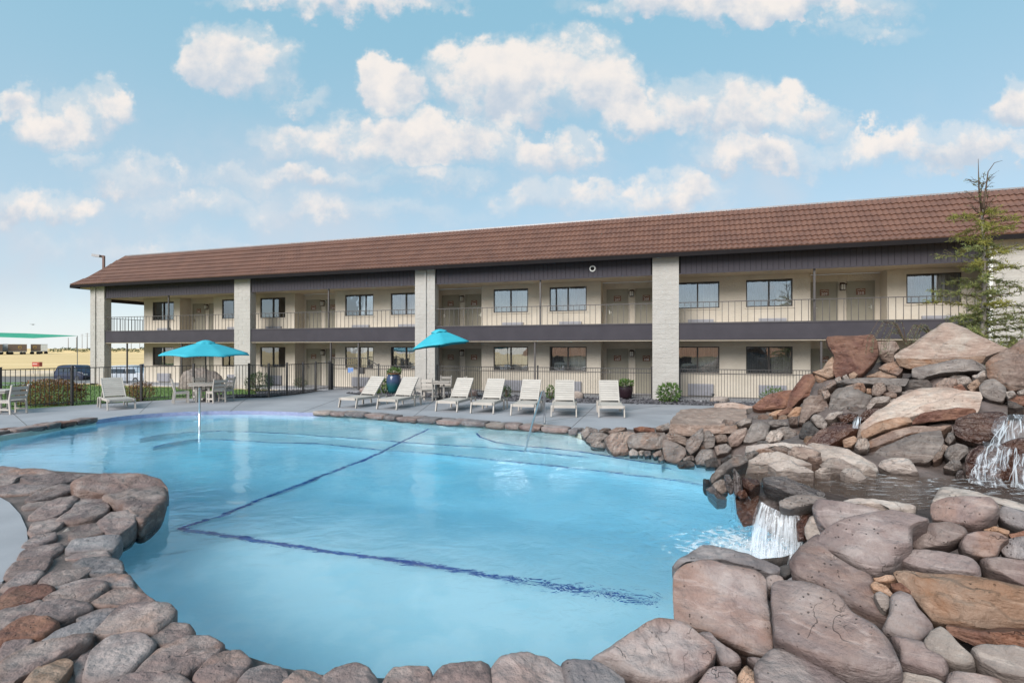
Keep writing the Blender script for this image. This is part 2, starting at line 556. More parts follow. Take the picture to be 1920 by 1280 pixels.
M['curtain'] = pm('white_curtain', (0.82, 0.79, 0.74), (0.52, 0.50, 0.47), 3.0, 0.9, stretch=(9, 9, 0.15), lo=0.35, hi=0.65)
M['screen'] = pm('insect_screen', (0.15, 0.148, 0.15), (0.24, 0.235, 0.235), 3.0, 0.7, stretch=(7, 7, 0.1))
M['ac'] = pm('grey_grille', (0.30, 0.30, 0.33), (0.26, 0.26, 0.29), 6, 0.6)
M['tile'] = pm('clay_coated_tile', (0.158, 0.078, 0.054), (0.125, 0.062, 0.045), 1.6, 0.62, 0.25, 60, bdist=0.004, detail=8, lo=0.33, hi=0.67, coord='Position')
M['gmetal'] = pm('grey_flashing', (0.30, 0.29, 0.30), None, 3, 0.45, metal=0.3)
M['gutter'] = pm('dark_gutter_paint', (0.016, 0.014, 0.015), None, 3, 0.85, spec=0.1)
M['plaque'] = pm('brown_plaque', (0.13, 0.045, 0.022), (0.20, 0.085, 0.04), 9, 0.5)
M['white'] = pm('white_paint', (0.78, 0.77, 0.74), None, 3, 0.5)
M['brass'] = pm('satin_nickel', (0.62, 0.58, 0.50), None, 3, 0.3, metal=1.0)
M['chrome'] = pm('stainless_steel', (0.78, 0.78, 0.79), None, 3, 0.28, metal=1.0)
M['lampglass'] = pm('lantern_glass', (0.72, 0.68, 0.60), None, 3, 0.35)
M['lampbrown'] = pm('lantern_metal', (0.05, 0.025, 0.02), None, 3, 0.5)
M['poly'] = pm('sand_poly_lumber', (0.445, 0.405, 0.365), (0.385, 0.35, 0.315), 3, 0.55, 0.15, 40, vary=0.06, bdist=0.003)
M['turq'] = pm('turquoise_canvas', (0.03, 0.36, 0.45), (0.024, 0.32, 0.41), 3, 0.75, 0.2, 90, bdist=0.002)
M['gravel'] = pm('black_gravel', (0.045, 0.043, 0.048), (0.10, 0.095, 0.10), 9, 0.8, vary=0)
M['bark'] = pm('grey_bark', (0.30, 0.27, 0.25), (0.20, 0.17, 0.15), 14, 0.9, 0.6, 40)
M['twig'] = pm('brown_twig', (0.10, 0.065, 0.045), None, 14, 0.9)


def leaf_mat(name, c1, c2, trans=0.25, scale=3.0):
    m, G, b, out = newmat(name)
    tcn = G.n('ShaderNodeTexCoord')
    n1 = G.noise(tcn.outputs['Object'], scale, 4.0)
    gi = G.n('ShaderNodeNewGeometry')
    f = G.m('ADD', G.m('MULTIPLY', n1, 0.6), G.m('MULTIPLY', gi.outputs['Random Per Island'], 0.4))
    col = G.mix(G.ramp(f, 0.25, 0.75), c1, c2)
    G.put(b.inputs['Base Color'], col)
    b.inputs['Roughness'].default_value = 0.6
    tr = G.n('ShaderNodeBsdfTranslucent')
    G.put(tr.inputs[0], col)
    mx = G.n('ShaderNodeMixShader')
    mx.inputs[0].default_value = trans
    G.t.links.new(b.outputs[0], mx.inputs[1]); G.t.links.new(tr.outputs[0], mx.inputs[2])
    G.t.links.new(mx.outputs[0], out.inputs[0])
    return m


M['leaf'] = leaf_mat('green_leaf', (0.05, 0.11, 0.025), (0.12, 0.20, 0.04))
M['leafdark'] = leaf_mat('dark_green_leaf', (0.02, 0.05, 0.014), (0.07, 0.11, 0.03))
M['leafred'] = leaf_mat('russet_leaf', (0.26, 0.085, 0.035), (0.17, 0.14, 0.04), scale=2.0)
M['needle'] = leaf_mat('cedar_needles', (0.10, 0.135, 0.045), (0.28, 0.285, 0.09), 0.35, 1.3)
M['needlesunlit'] = leaf_mat('sunlit_cedar_needles', (0.30, 0.27, 0.05), (0.22, 0.23, 0.055), 0.35, 2.0)  # low sunlight on the treetop, put into the needle colour
M['needlegrey'] = leaf_mat('grey_green_needles', (0.20, 0.23, 0.13), (0.28, 0.29, 0.18), 0.3, 2.0)
M['grassblade'] = leaf_mat('lawn_grass', (0.075, 0.15, 0.03), (0.13, 0.21, 0.05), 0.3, 0.6)
M['flower'] = pm('white_petals', (0.8, 0.76, 0.76), None, 3, 0.6)
M['lawn'] = pm('lawn_soil', (0.09, 0.16, 0.04), (0.13, 0.20, 0.055), 1.2, 0.9, 0.6, 30)


def block_mat():
    """Painted slump block: courses of long low blocks under a thick cream paint."""
    m, G, b, out = newmat('painted_slump_block')
    tcn = G.n('ShaderNodeTexCoord')
    vec = tcn.outputs['Object']
    n1 = G.noise(vec, 1.2, 6.0)
    col = G.mix(G.ramp(n1, 0.3, 0.7), (0.405, 0.385, 0.36), (0.365, 0.345, 0.32))
    G.put(b.inputs['Base Color'], col)
    b.inputs['Roughness'].default_value = 0.85
    bp = G.n('ShaderNodeBump')
    bp.inputs['Strength'].default_value = 0.9; bp.inputs['Distance'].default_value = 0.03
    mp = G.n('ShaderNodeMapping'); G.put(mp.inputs[0], vec); mp.inputs['Scale'].default_value = (1, 1, 1.7)
    G.put(bp.inputs['Height'], G.noise(mp.outputs[0], 9.0, 5.0, 0.6))
    G.put(b.inputs['Normal'], bp.outputs[0])
    return m


M['block'] = block_mat()


def glass_mat(name):
    """Dark window pane: mirror-like at its Fresnel share, else clear."""
    m, G, b, out = newmat(name)
    gl = G.n('ShaderNodeBsdfGlossy'); gl.inputs['Roughness'].default_value = 0.01
    gl.inputs['Color'].default_value = (0.95, 0.97, 1, 1)
    tr = G.n('ShaderNodeBsdfTransparent'); tr.inputs[0].default_value = (0.90, 0.91, 0.91, 1)
    fr = G.n('ShaderNodeFresnel'); fr.inputs[0].default_value = 1.75
    mx = G.n('ShaderNodeMixShader')
    k = G.m('MULTIPLY_ADD', fr.outputs[0], 1.6, 0.12, clamp=True)
    G.put(mx.inputs[0], k)
    tcn = G.n('ShaderNodeTexCoord')
    bp = G.n('ShaderNodeBump'); bp.inputs['Strength'].default_value = 0.05; bp.inputs['Distance'].default_value = 0.05
    G.put(bp.inputs['Height'], G.noise(tcn.outputs['Object'], 1.3, 2.0))
    G.put(gl.inputs['Normal'], bp.outputs[0])
    G.t.links.new(tr.outputs[0], mx.inputs[1]); G.t.links.new(gl.outputs[0], mx.inputs[2])
    G.t.links.new(mx.outputs[0], out.inputs[0])
    return m


M['glass'] = glass_mat('window_glass')

# ================================================================== SETTING: pool outline
WL = -0.12                                   # water level (deck = 0)
far_px = [(-40, 834), (60, 816), (110, 806), (150, 800), (190, 793), (230, 787), (290, 781.5), (345, 778.5), (400, 777), (460, 776.5), (520, 777.5), (575, 780),
          (620, 780.5), (700, 786.5), (760, 792), (830, 797), (900, 802), (960, 806), (1020, 810), (1070, 816), (1098, 826), (1130, 836), (1185, 845), (1240, 856),
          (1300, 869), (1345, 880), (1365, 898), (1385, 930), (1412, 960), (1450, 1000), (1515, 1035), (1490, 1064), (1400, 1072), (1310, 1068), (1292, 1090),
          (1292, 1135), (1288, 1182), (1245, 1208), (1165, 1252), (1120, 1288)]
near_px = [(1020, 1315), (900, 1330), (700, 1330), (560, 1318), (450, 1280), (370, 1245), (312, 1205), (268, 1150), (230, 1102), (198, 1068), (190, 1036), (204, 1000), (236, 960),
           (278, 936), (286, 925), (276, 916), (250, 913), (160, 908), (0, 897)]
pool_far = [W(x, y, WL) for x, y in far_px]
pool_near = [W(x, y, WL) for x, y in near_px]
pool = [(p.x, p.y) for p in pool_far] + [(p.x, p.y) for p in pool_near] + [(-15.0, 9.75), (-15.2, 11.3)]


def smooth_loop(pts, it=1):
    for _ in range(it):
        q = []
        for i in range(len(pts)):
            a, b = pts[i], pts[(i + 1) % len(pts)]
            q.append((a[0] * .75 + b[0] * .25, a[1] * .75 + b[1] * .25))
            q.append((a[0] * .25 + b[0] * .75, a[1] * .25 + b[1] * .75))
        pts = q
    return pts


pool = smooth_loop(pool, 1)


def inside(poly, x, y):
    c = False
    j = len(poly) - 1
    for i in range(len(poly)):
        a, b = poly[i], poly[j]
        if (a[1] > y) != (b[1] > y) and x < (b[0] - a[0]) * (y - a[1]) / (b[1] - a[1]) + a[0]:
            c = not c
        j = i
    return c


# ------------------------------------------------------------------ terrain
def ground_h(x, y):
    far = min(1.0, max(0.0, (y - 31) / 14.0))
    far = far * far * (3 - 2 * far)
    h = -0.10 - 1.15 * far
    if y > 80:
        h += min(1.0, (y - 80) / 120.0) * 1.05
    if y > 230:
        h += 1.9 * min(1.0, (y - 230) / 12.0)
    return h


def axis(pts):
    out = []
    for a, b, n in pts:
        out += [a + (b - a) * i / n for i in range(n)]
    return out + [pts[-1][1]]


gx = axis([(-900, -200, 8), (-200, -60, 14), (-60, 40, 70), (40, 200, 8), (200, 900, 6)])
gy = axis([(-120, -20, 8), (-20, 60, 60), (60, 230, 24), (230, 260, 10), (260, 1800, 10)])
mb = MB()
for y in gy:
    for x in gx:
        h = ground_h(x, y) if not (-17 < x < 9 and 1 < y < 18) else -4.0
        if y > 60: h += 0.12 * noise.noise((x * .03, y * .03, 0))
        mb.v.append((x, y, h))
nx = len(gx)
mb.smooth = True
for j in range(len(gy) - 1):
    for i in range(nx - 1):
        a = j * nx + i
        mb.face((a, a + 1, a + nx + 1, a + nx))
M['field'] = pm('dry_grass_field', (0.70, 0.50, 0.25), (0.58, 0.40, 0.18), 0.05, 0.95, 0.3, 2.0, coord='Position', detail=8, bdist=0.1, stretch=(0.5, 1.6, 1))
tag(mb.build('ground', M['field']), kind='structure')

# deck, gravel and lawn sheets
deck_edge = [(-30, 16.4), (-17.4, 16.9), (-16.3, 18.4), (-14.8, 19.95), (-13.6, 21.2), (-10.5, 21.5), (-9.75, 23.2), (-9.35, 25.7), (-7.85, 25.2)]
for px, py in [(690, 735), (655, 734), (648, 737), (690, 742.5), (760, 744), (850, 745.5), (900, 748), (960, 752), (1060, 755), (1200, 757), (1300, 759.5), (1420, 763)]:
    p = W(px, py); deck_edge.append((p.x, p.y))
deck_edge += [(12, 16.0), (16, 8), (16, -6), (-30, -6)]
mb = MB()
bay = [(p[0], p[1]) for p in pool[:2 * far_px.index((1098, 826))]] + [tuple(W(1128, 826)[:2]), (3.8, 13.1), (6.5, 14.4), (12.8, 14.4), (12.8, 1.45), (.75, 1.45)] + [(p[0], p[1]) for p in pool[2 * len(far_px) + 1:]]
mb.sheet(deck_edge, 0.0, bay)
n = len(deck_edge)
for i in range(n):
    a, b = deck_edge[i], deck_edge[(i + 1) % n]
    mb.poly([(a[0], a[1], 0), (a[0], a[1], -.12), (b[0], b[1], -.12), (b[0], b[1], 0)])
deck = tag(mb.build('pool_deck', M['concrete']), kind='structure')
# saw cuts in the deck: narrow dirt-filled lines
for a, b in [((262, 774), (292, 745)), ((430, 772), (470, 741)), ((900, 806), (1240, 760)), ((560, 775), (660, 738)), ((640, 765), (1260, 776)), ((60, 806), (20, 771)), ((1060, 812), (1120, 757)), ((760, 792), (820, 746))]:
    p, q = W(*a), W(*b)
    mb = MB(); mb.beam(p + Vector((0, 0, .002)), q + Vector((0, 0, .002)), .014, .004)
    mb.build('joint', M['joint'], deck)
mb = MB(); mb.sheet([tuple(fac(-34.5, -12)[:2]), (-30, 16), (-17.3, 16.6), (-9.5, 21.2), (12, 14.8), tuple(fac(16, -2)[:2]), tuple(fac(16, .3)[:2]), tuple(fac(-17, .3)[:2]), tuple(fac(-22, -2.2)[:2])], -.045)
tag(mb.build('gravel_bed', M['gravel']), kind='structure')
# lawn between fence and motel, sloping off to the car park
lawn_pts = [(-70, 14), (-30.2, 16.3), (-17.6, 17.3), (-15.0, 20.4), (-13.6, 21.75), (-11.2, 22.6), tuple(fac(-18.2, -1.0)[:2]), tuple(fac(-33.5, -1.2)[:2]), (-33, 34.5), (-50, 37), (-90, 38)]
mb = MB()
gl = {}
STEP = 0.8
for i in range(-115, -8):
    for j in range(16, 50):
        x0, y0 = i * STEP, j * STEP
        if inside(lawn_pts, x0 + STEP / 2, y0 + STEP / 2):
            idx = []
            for (x, y) in ((x0, y0), (x0 + STEP, y0), (x0 + STEP, y0 + STEP), (x0, y0 + STEP)):
                if (x, y) not in gl:
                    gl[(x, y)] = len(mb.v); mb.v.append((x, y, ground_h(x, y) + .07))
                idx.append(gl[(x, y)])
            mb.face(idx)
tag(mb.build('lawn', M['lawn']), kind='structure')
mb = MB()
rng = random.Random(3)
cnt = 0
while cnt < 16000:
    x, y = rng.uniform(-30, -10), rng.uniform(17.5, 34)
    if not inside(lawn_pts, x, y): continue
    cnt += 1
    z = ground_h(x, y) + .07
    a = rng.uniform(0, pi); L = rng.uniform(.05, .11); w = .012
    mb.poly([(x - cos(a) * w, y - sin(a) * w, z), (x + cos(a) * w, y + sin(a) * w, z), (x + rng.uniform(-.04, .04), y + rng.uniform(-.04, .04), z + L)])
tag(mb.build('grass', M['grassblade']), 'short green lawn behind the left pool fence', 'grass', kind='stuff')
# footpath along the lawn, car park, dirt lot
def strip(name, mat, pts, dz, parent=None):
    mb = MB()
    n = len(pts)
    for i in range(n - 1):
        (a, b), (c, d) = pts[i], pts[i + 1]
        K = 8
        for k in range(K):
            t0, t1 = k / K, (k + 1) / K
            def L(p, q, t): x = p[0] + (q[0] - p[0]) * t; y = p[1] + (q[1] - p[1]) * t; return (x, y, ground_h(x, y) + dz)
            mb.poly([L(a, c, t0), L(a, c, t1), L(b, d, t1), L(b, d, t0)])
    return tag(mb.build(name, mat, parent), kind='structure')
M['asphalt'] = pm('pale_worn_asphalt', (0.20, 0.185, 0.175), (0.15, 0.14, 0.135), 0.6, 0.9, 0.3, 30, coord='Position')
M['dirt'] = pm('pale_dirt', (0.66, 0.52, 0.38), (0.56, 0.42, 0.28), 0.2, 0.95, 0.3, 3, coord='Position')
strip('path', M['concrete'], [((-55, 26.5), (-55, 28.2)), ((-33, 27.2), (-33, 28.9)), ((-24.5, 31.0), (-23.6, 32.2))], .09)
strip('car_park', M['asphalt'], [((-140, 39), (-140, 60)), ((-70, 39), (-70, 60)), ((-20, 39), (-20, 60)), ((10, 42), (10, 60))], .03)
strip('dirt_lot', M['dirt'], [((-200, 60), (-200, 76)), ((-20, 60), (-20, 76)), ((10, 60), (10, 76))], .05)

# ------------------------------------------------------------------ pool shell and water
def floor_depth(x, y):
    """Pool floor: a shallow near part, a bench of steps along the far edge, deep in the middle."""
    return -1.35


def plaster_mat(name, c1, c2):
    m = pm(name, c1, c2, 1.1, 0.6, 0.15, 14, detail=12, lo=.40, hi=.60, bdist=.01)
    return m


M['plaster'] = plaster_mat('pool_plaster', (0.96, 0.98, 0.98), (0.80, 0.90, 0.92))
M['edge'] = pm('pale_tile_line', (0.44, 0.45, 0.38), None, 5, 0.5)
M['lav'] = pm('lavender_waterline_tile', (0.22, 0.24, 0.38), (0.30, 0.31, 0.45), 12, 0.35)
M['stripe'] = pm('navy_tile', (0.012, 0.075, 0.30), (0.02, 0.10, 0.36), 14, 0.35)


def refr(px, py, depth):
    """Where the sight line, bent at the water, meets the level depth."""
    d = Vector(((px - 960) / F, 1, -(py - HY) / F)).normalized()
    t = (WL - EYE) / d.z
    p = Vector((0, 0, EYE)) + d * t
    n_ = Vector((0, 0, 1)); eta = 1 / 1.333
    c1 = -d.z
    c2 = sqrt(1 - eta * eta * (1 - c1 * c1))
    r = d * eta + n_ * (eta * c1 - c2)
    return p + r * ((depth - WL) / r.z)


SH, DP = -0.95, -1.6                       # shallow and deep floor
# break lines of the floor, marked with navy tile
line_a = [(336, 991), (420, 1003), (500, 1016), (600, 1031), (720, 1047), (830, 1064), (930, 1081), (1030, 1096), (1120, 1110), (1232, 1129)]
line_b = [(336, 991), (400, 972), (500, 932), (600, 894), (692, 858), (742, 832), (806, 803)]
La = [refr(x, y, SH) for x, y in line_a]


def side(p, L):
    """distance of p beyond the line L (positive = deep side, away from the camera / to the right)"""
    a, b = L[0], L[-1]
    return ((b.x - a.x) * (p[1] - a.y) - (b.y - a.y) * (p[0] - a.x)) / sqrt((b.x - a.x) ** 2 + (b.y - a.y) ** 2)


def floor_z(x, y):
    k = max(0.0, min(1.0, side((x, y), La) / 2.4))
    return SH + (DP - SH) * k


def on_floor(px, py):
    d_ = SH
    for _ in range(12):
        p = refr(px, py, d_); d_ = .5 * d_ + .5 * floor_z(p.x, p.y)
    return refr(px, py, d_)


Lb = [on_floor(x, y) for x, y in line_b]
mb = MB()
mb.smooth = True
fx = axis([(-18, 7, 100)]); fy = axis([(1, 19, 72)])
for y in fy:
    for x in fx:
        mb.v.append((x, y, floor_z(x, y)))
nx = len(fx)
for j in range(len(fy) - 1):
    for i in range(nx - 1):
        a = j * nx + i
        mb.face((a, a + 1, a + nx + 1, a + nx))
n = len(pool)
mb.smooth = False
for i in range(n):
    a, b = pool[i], pool[(i + 1) % n]
    mb.poly([(a[0], a[1], -.17), (b[0], b[1], -.17), (b[0], b[1], -2.7), (a[0], a[1], -2.7)])
shell = tag(mb.build('pool_shell', M['plaster']), kind='structure')
# the top of the wall: lavender waterline tile along the bare far arc, pale tile elsewhere
far_arc = [W(x, 777, 0) for x in (190, 575)]
m1, m2, m3 = MB(), MB(), MB()
for i in range(n):
    a, b = pool[i], pool[(i + 1) % n]
    arc = -13.9 < a[0] < -6.4 and a[1] > 14.6
    rocky = a[0] > .9 and a[1] < 12.4
    (m1 if arc else m3 if rocky else m2).poly([(a[0], a[1], 0.0), (b[0], b[1], 0.0), (b[0], b[1], -.17), (a[0], a[1], -.17)])
m1.build('waterline_tile', M['lav'], shell)
m2.build('waterline_tile', M['edge'], shell)
m3.build('waterline_stone', M['dark'], shell)


def ribbon(pts, w, z, mat, name, parent):
    mb = MB()
    for i in range(len(pts) - 1):
        a, b = Vector(pts[i][:2]), Vector(pts[i + 1][:2])
        d = (b - a).normalized(); q = Vector((-d.y, d.x)) * w / 2
        za, zb = (z, z) if z is not None else (pts[i].z + .012, pts[i + 1].z + .012)
        mb.box(0, 1, 0, 1, 0, 1, Matrix(((b.x - a.x, -2 * q.x, 0, a.x + q.x), (b.y - a.y, -2 * q.y, 0, a.y + q.y), (zb - za, 0, .012, za), (0, 0, 0, 1))))
    return mb.build(name, mat, parent)


ribbon(La, .075, SH + .004, M['stripe'], 'tile_stripe', shell)
ribbon(Lb, .075, None, M['stripe'], 'tile_stripe', shell)
ribbon([refr(x, y, -1.146) for x, y in [(676, 866), (712, 849), (742, 833)]], .07, -1.146, M['stripe'], 'tile_stripe', shell)
ribbon([refr(x, y, -.946) for x, y in [(738, 835), (770, 820), (806, 803)]], .07, -.946, M['stripe'], 'tile_stripe', shell)


# steps along the far side, each edged with a navy line
def step(px, top, depth_w, toward):
    pts = [refr(x, y, top) for x, y in px]
    poly = [(p.x, p.y) for p in pts] + [(p.x + toward[0], p.y + toward[1]) for p in pts[::-1]]
    mb = MB(); mb.prism(poly, -2.5, top)
    o = mb.build('step', M['plaster'], shell)
    ribbon(pts, .05, top + .004, M['stripe'], 'tile_stripe', shell)
    return o


step([(262, 822), (300, 815), (350, 810), (410, 808), (480, 810), (560, 814), (680, 823), (800, 832), (900, 838), (1000, 847), (1120, 859), (1230, 874), (1340, 893)], -.95, 1, (0.4, 4.2))
step([(285, 838), (330, 828), (375, 823), (420, 824), (500, 829), (600, 832), (700, 842), (800, 849), (870, 856), (1000, 869), (1150, 886), (1280, 902), (1360, 918)], -1.15, 1, (0.4, 4.6))
step([(893, 812), (900, 819), (930, 829), (980, 836), (1040, 841), (1100, 848), (1180, 862), (1240, 870)], -.5, 1, (0.3, 2.6))

wpoly = pool
M['water'] = None
m, G, b, out = newmat('pool_water')
tcn = G.n('ShaderNodeTexCoord')
gm = G.n('ShaderNodeMapping'); G.put(gm.inputs[0], tcn.outputs['Object']); gm.inputs['Scale'].default_value = (1.0, 1.35, 1.0)
h = G.m('ADD', G.m('MULTIPLY', G.noise(gm.outputs[0], 1.5, 2.0, 0.5, 0.6), 1.0), G.m('ADD', G.m('MULTIPLY', G.noise(gm.outputs[0], 5.0, 3.0, 0.55, 0.9), 0.22), G.m('MULTIPLY', G.noise(gm.outputs[0], 17.0, 2.0, 0.5, 0.5), 0.05)))
# the falls stir the surface in front of them
ds = G.n('ShaderNodeVectorMath', operation='DISTANCE')
G.put(ds.inputs[0], tcn.outputs['Object']); ds.inputs[1].default_value = (2.6, 5.5, 0)
near = G.ramp(ds.outputs['Value'], 4.2, 0.3)
h = G.m('ADD', h, G.m('MULTIPLY', G.m('MULTIPLY', G.noise(tcn.outputs['Object'], 5.0, 3.0, 0.6, 1.2), near), 1.9))
bp = G.n('ShaderNodeBump'); bp.inputs['Strength'].default_value = 1.0; bp.inputs['Distance'].default_value = 0.016
G.put(bp.inputs['Height'], h)
b.inputs['Base Color'].default_value = (1, 1, 1, 1)
b.inputs['Roughness'].default_value = 0.0
b.inputs['IOR'].default_value = 1.333
b.inputs['Transmission Weight'].default_value = 1.0
G.put(b.inputs['Normal'], bp.outputs[0])
va = G.n('ShaderNodeVolumeAbsorption')
va.inputs['Color'].default_value = (0.22, 0.80, 0.97, 1)
va.inputs['Density'].default_value = 0.41
m.node_tree.links.new(va.outputs[0], out.inputs['Volume'])
M['water'] = m
mb = MB()
ctr = Vector((sum(p[0] for p in pool) / n, sum(p[1] for p in pool) / n))
def grow(loop, d):
    out = []
    k = len(loop)
    ar = sum(loop[i][0] * loop[(i + 1) % k][1] - loop[(i + 1) % k][0] * loop[i][1] for i in range(k))
    for i in range(k):
        a, b_ = Vector(loop[i - 1]), Vector(loop[(i + 1) % k])
        t = (b_ - a).normalized()
        nn = Vector((t.y, -t.x)) * (1 if ar > 0 else -1)
        out.append((loop[i][0] + nn.x * d, loop[i][1] + nn.y * d))
    return out


mb.prism(grow(pool, .03), -2.8, WL)
tag(mb.build('pool_water', M['water']), kind='structure')

# ================================================================== MOTEL
motel = empty('motel', fac(0, 0), -PHI, 'long two storey cream motel with brown tiled mansard roof and open walkways', 'motel')
ALC = [6.77, -1.79, -10.36, -18.92, -27.49]           # centres of the door alcoves
WIN = [c + d for c in ALC for d in (-2.88, 2.86)]
WIN[-2] = -30.2
WIN = sorted(WIN)
S0, S1 = -31.82, 24.0
WT, AT = 1.7, 2.45
WH = [(1.03, 2.18), (3.85, 5.0)]
WW = .885
LEVEL = [(0.0, 2.5), (2.8, 5.2)]

edges = [S0]
for c in sorted(ALC):
    edges += [c - 1.34, c + 1.34]
edges.append(S1)
for k in range(0, len(edges), 2):
    a, b = edges[k], edges[k + 1]
    mb = MB()
    ws = [w for w in WIN if a < w < b]
    for fl in (0, 1):
        z0, z1 = LEVEL[fl]
        w0, w1 = WH[fl]
        x = a
        for w in ws:
            mb.box(x, w - WW, WT, WT + .16, z0, z1)
            mb.box(w - WW, w + WW, WT, WT + .16, z0, w0)
            mb.box(w - WW, w + WW, WT, WT + .16, w1, z1)
            x = w + WW
        mb.box(x, b, WT, WT + .16, z0, z1)
        if k > 0: mb.box(a, a + .15, WT + .16, AT, z0, z1)
        if k + 2 < len(edges): mb.box(b - .15, b, WT + .16, AT, z0, z1)
    mb.build('wall', M['wall'], motel)
for c in ALC:
    mb = MB()
    for z0, z1 in LEVEL: mb.box(c - 1.34, c + 1.34, AT, AT + .15, z0, z1)
    mb.build('alcove_wall', M['wall'], motel)
mb = MB(); mb.box(S0, S1, AT + .15, 12.0, 0, 5.2); mb.box(S0, S0 + .15, WT + .16, AT + .15, 0, 5.2)
mb.build('rear_wall', M['wall'], motel)
# walkway slabs and ceilings
mb = MB(); mb.box(S0 - 1.9, S1, -.02, AT, -.12, -.005); mb.build('walkway', M['concrete'], motel)
mb = MB(); mb.box(-33.55, S1, .06, AT - .002, 2.503, 2.797); mb.box(-33.55, S0 - .003, AT, 12, 2.503, 2.797); mb.build('balcony_floor', M['soffit'], motel)
mb = MB(); mb.box(-33.75, S1, .03, AT - .002, 5.203, 5.33); mb.box(-33.75, S0 - .003, AT, 12, 5.203, 5.33); mb.build('upper_ceiling', M['soffit'], motel)

# block columns, course by course
COLS = [(-33.9, -32.7), (-22.74, -21.66), (-11.75, -10.70), (-.77, .27), (10.62, 23.98)]


def column(s0, s1, t0, t1, top):
    mb = MB()
    r = random.Random(int(s0 * 10))
    z = -.1; k = 0
    while z < top - .01:
        z2 = min(z + .20, top)
        j = .004
        nb_ = max(2, int((s1 - s0) / .5)); w_ = (s1 - s0) / nb_
        parts = [s0 + w_ * i for i in range(nb_ + 1)] if k % 2 == 0 else [s0] + [s0 + w_ * (i + .5) for i in range(nb_)] + [s1]
        for a, b in zip(parts[:-1], parts[1:]):
            p = r.uniform(-.005, .005)
            mb.box(a + (j if a > s0 else 0), b - (j if b < s1 else 0), t0 + p, t1, z + .002, z2 - .002)
        z = z2; k += 1
    mb.box(s0 + .007, s1 - .007, t0 + .008, t1 - .007, -.1, top)
    o = mb.build('column', M['block'], motel)
    return o


for (a, b) in COLS:
    c = column(a, b, -.07, .34, 5.858)
column(-33.9, -33.3, 11.2, 11.7, 5.5)
mb = MB()
for i in (0, 2): 
    s = COLS[i][0] + (.42 if i == 0 else .52)
    mb = MB(); mb.box(s, s + .09, -.13, -.075, -.02, 5.8); mb.box(s - .02, s + .11, -.14, -.073, 1.6, 1.63); mb.box(s - .02, s + .11, -.14, -.073, 4.2, 4.23)
    mb.build('downspout', M['block'], motel)
mb = MB(); mb.box(10.5, 10.6, -.1, -.02, 0, 5.8); mb.build('downspout', M['white'], motel)

# balcony fascia, trim, upper siding boards
BAYS = [(COLS[i][1], COLS[i + 1][0]) for i in range(4)]
for a, b in BAYS:
    mb = MB(); mb.box(a + .002, b - .002, -.01, .055, 2.46, 3.11)
    f = mb.build('balcony_fascia', M['taupe'], motel)
    mb = MB(); mb.box(a + .002, b - .002, -.025, -.012, 3.085, 3.125); mb.box(a + .002, b - .002, -.022, -.011, 2.452, 2.50); mb.build('trim_board', M['taupe'], f)
    mb = MB(); mb.box(a + .002, b - .002, .015, .075, 2.405, 2.452); mb.build('drip_edge', M['soffit'], f)
mb = MB(); mb.box(-33.62, -33.56, .35, 11.2, 2.46, 3.11); mb.build('balcony_fascia', M['taupe'], motel)
mb = MB(); mb.box(-33.9, -33.76, .35, 11.2, 5.0, 5.5); mb.build('end_beam', M['taupe'], motel)
bw = .2
bmesh_board = MB().box(.006, bw - .006, 0, .02, 5.14, 5.86).mesh('fascia_board', M['taupe'])
for a, b in BAYS:
    mb = MB(); mb.box(a + .002, b - .002, .002, .03, 5.13, 5.86)
    f = mb.build('upper_fascia', M['gutter'], motel)
    k = int((b - a) / bw); off = (b - a - k * bw) / 2
    for i in range(k):
        inst(bmesh_board, 'fascia_board', f, (a + off + i * bw, -.018, 0))
    mb = MB(); mb.box(a + .002, b - .002, -.03, -.0185, 5.125, 5.165); mb.build('trim_board', M['taupe'], f)

# railings
picket = MB().box(-.009, .009, -.009, .009, 3.14, 3.955).mesh('baluster', M['railpaint'])
for a, b in BAYS:
    mb = MB(); mb.box(a, b, -.0, .045, 3.955, 3.985); mb.box(a, b, .008, .037, 3.13, 3.155)
    rl = mb.build('railing', M['railpaint'], motel)
    k = int(round((b - a) / .235))
    for i in range(1, k):
        inst(picket, 'baluster', rl, (a + (b - a) * i / k, .022, 0))
mb = MB(); mb.box(-33.62, -33.58, .34, 11.2, 3.955, 3.985)
rl = mb.build('railing', M['railpaint'], motel)
for i in range(1, 46): inst(picket, 'baluster', rl, (-33.6, .34 + i * .235, 0))
# slim steel posts
for s, z0, z1 in [(-27.73, 3.0, 5.2), (-16.78, 3.0, 5.2), (-5.6, 3.0, 5.2), (5.19, 3.0, 5.2), (-31.04, 0, 2.45), (-26.75, 0, 2.45), (-16.65, 0, 2.45), (-15.01, 0, 2.45), (-5.85, 0, 2.45), (5.42, 0, 2.45)]:
    mb = MB(); mb.box(s - .035, s + .035, .078, .14, z0, z1); mb.build('post', M['railpaint'], motel)

# windows: frame, dark sliding half with screen, curtained half, sill
WR = random.Random(19)


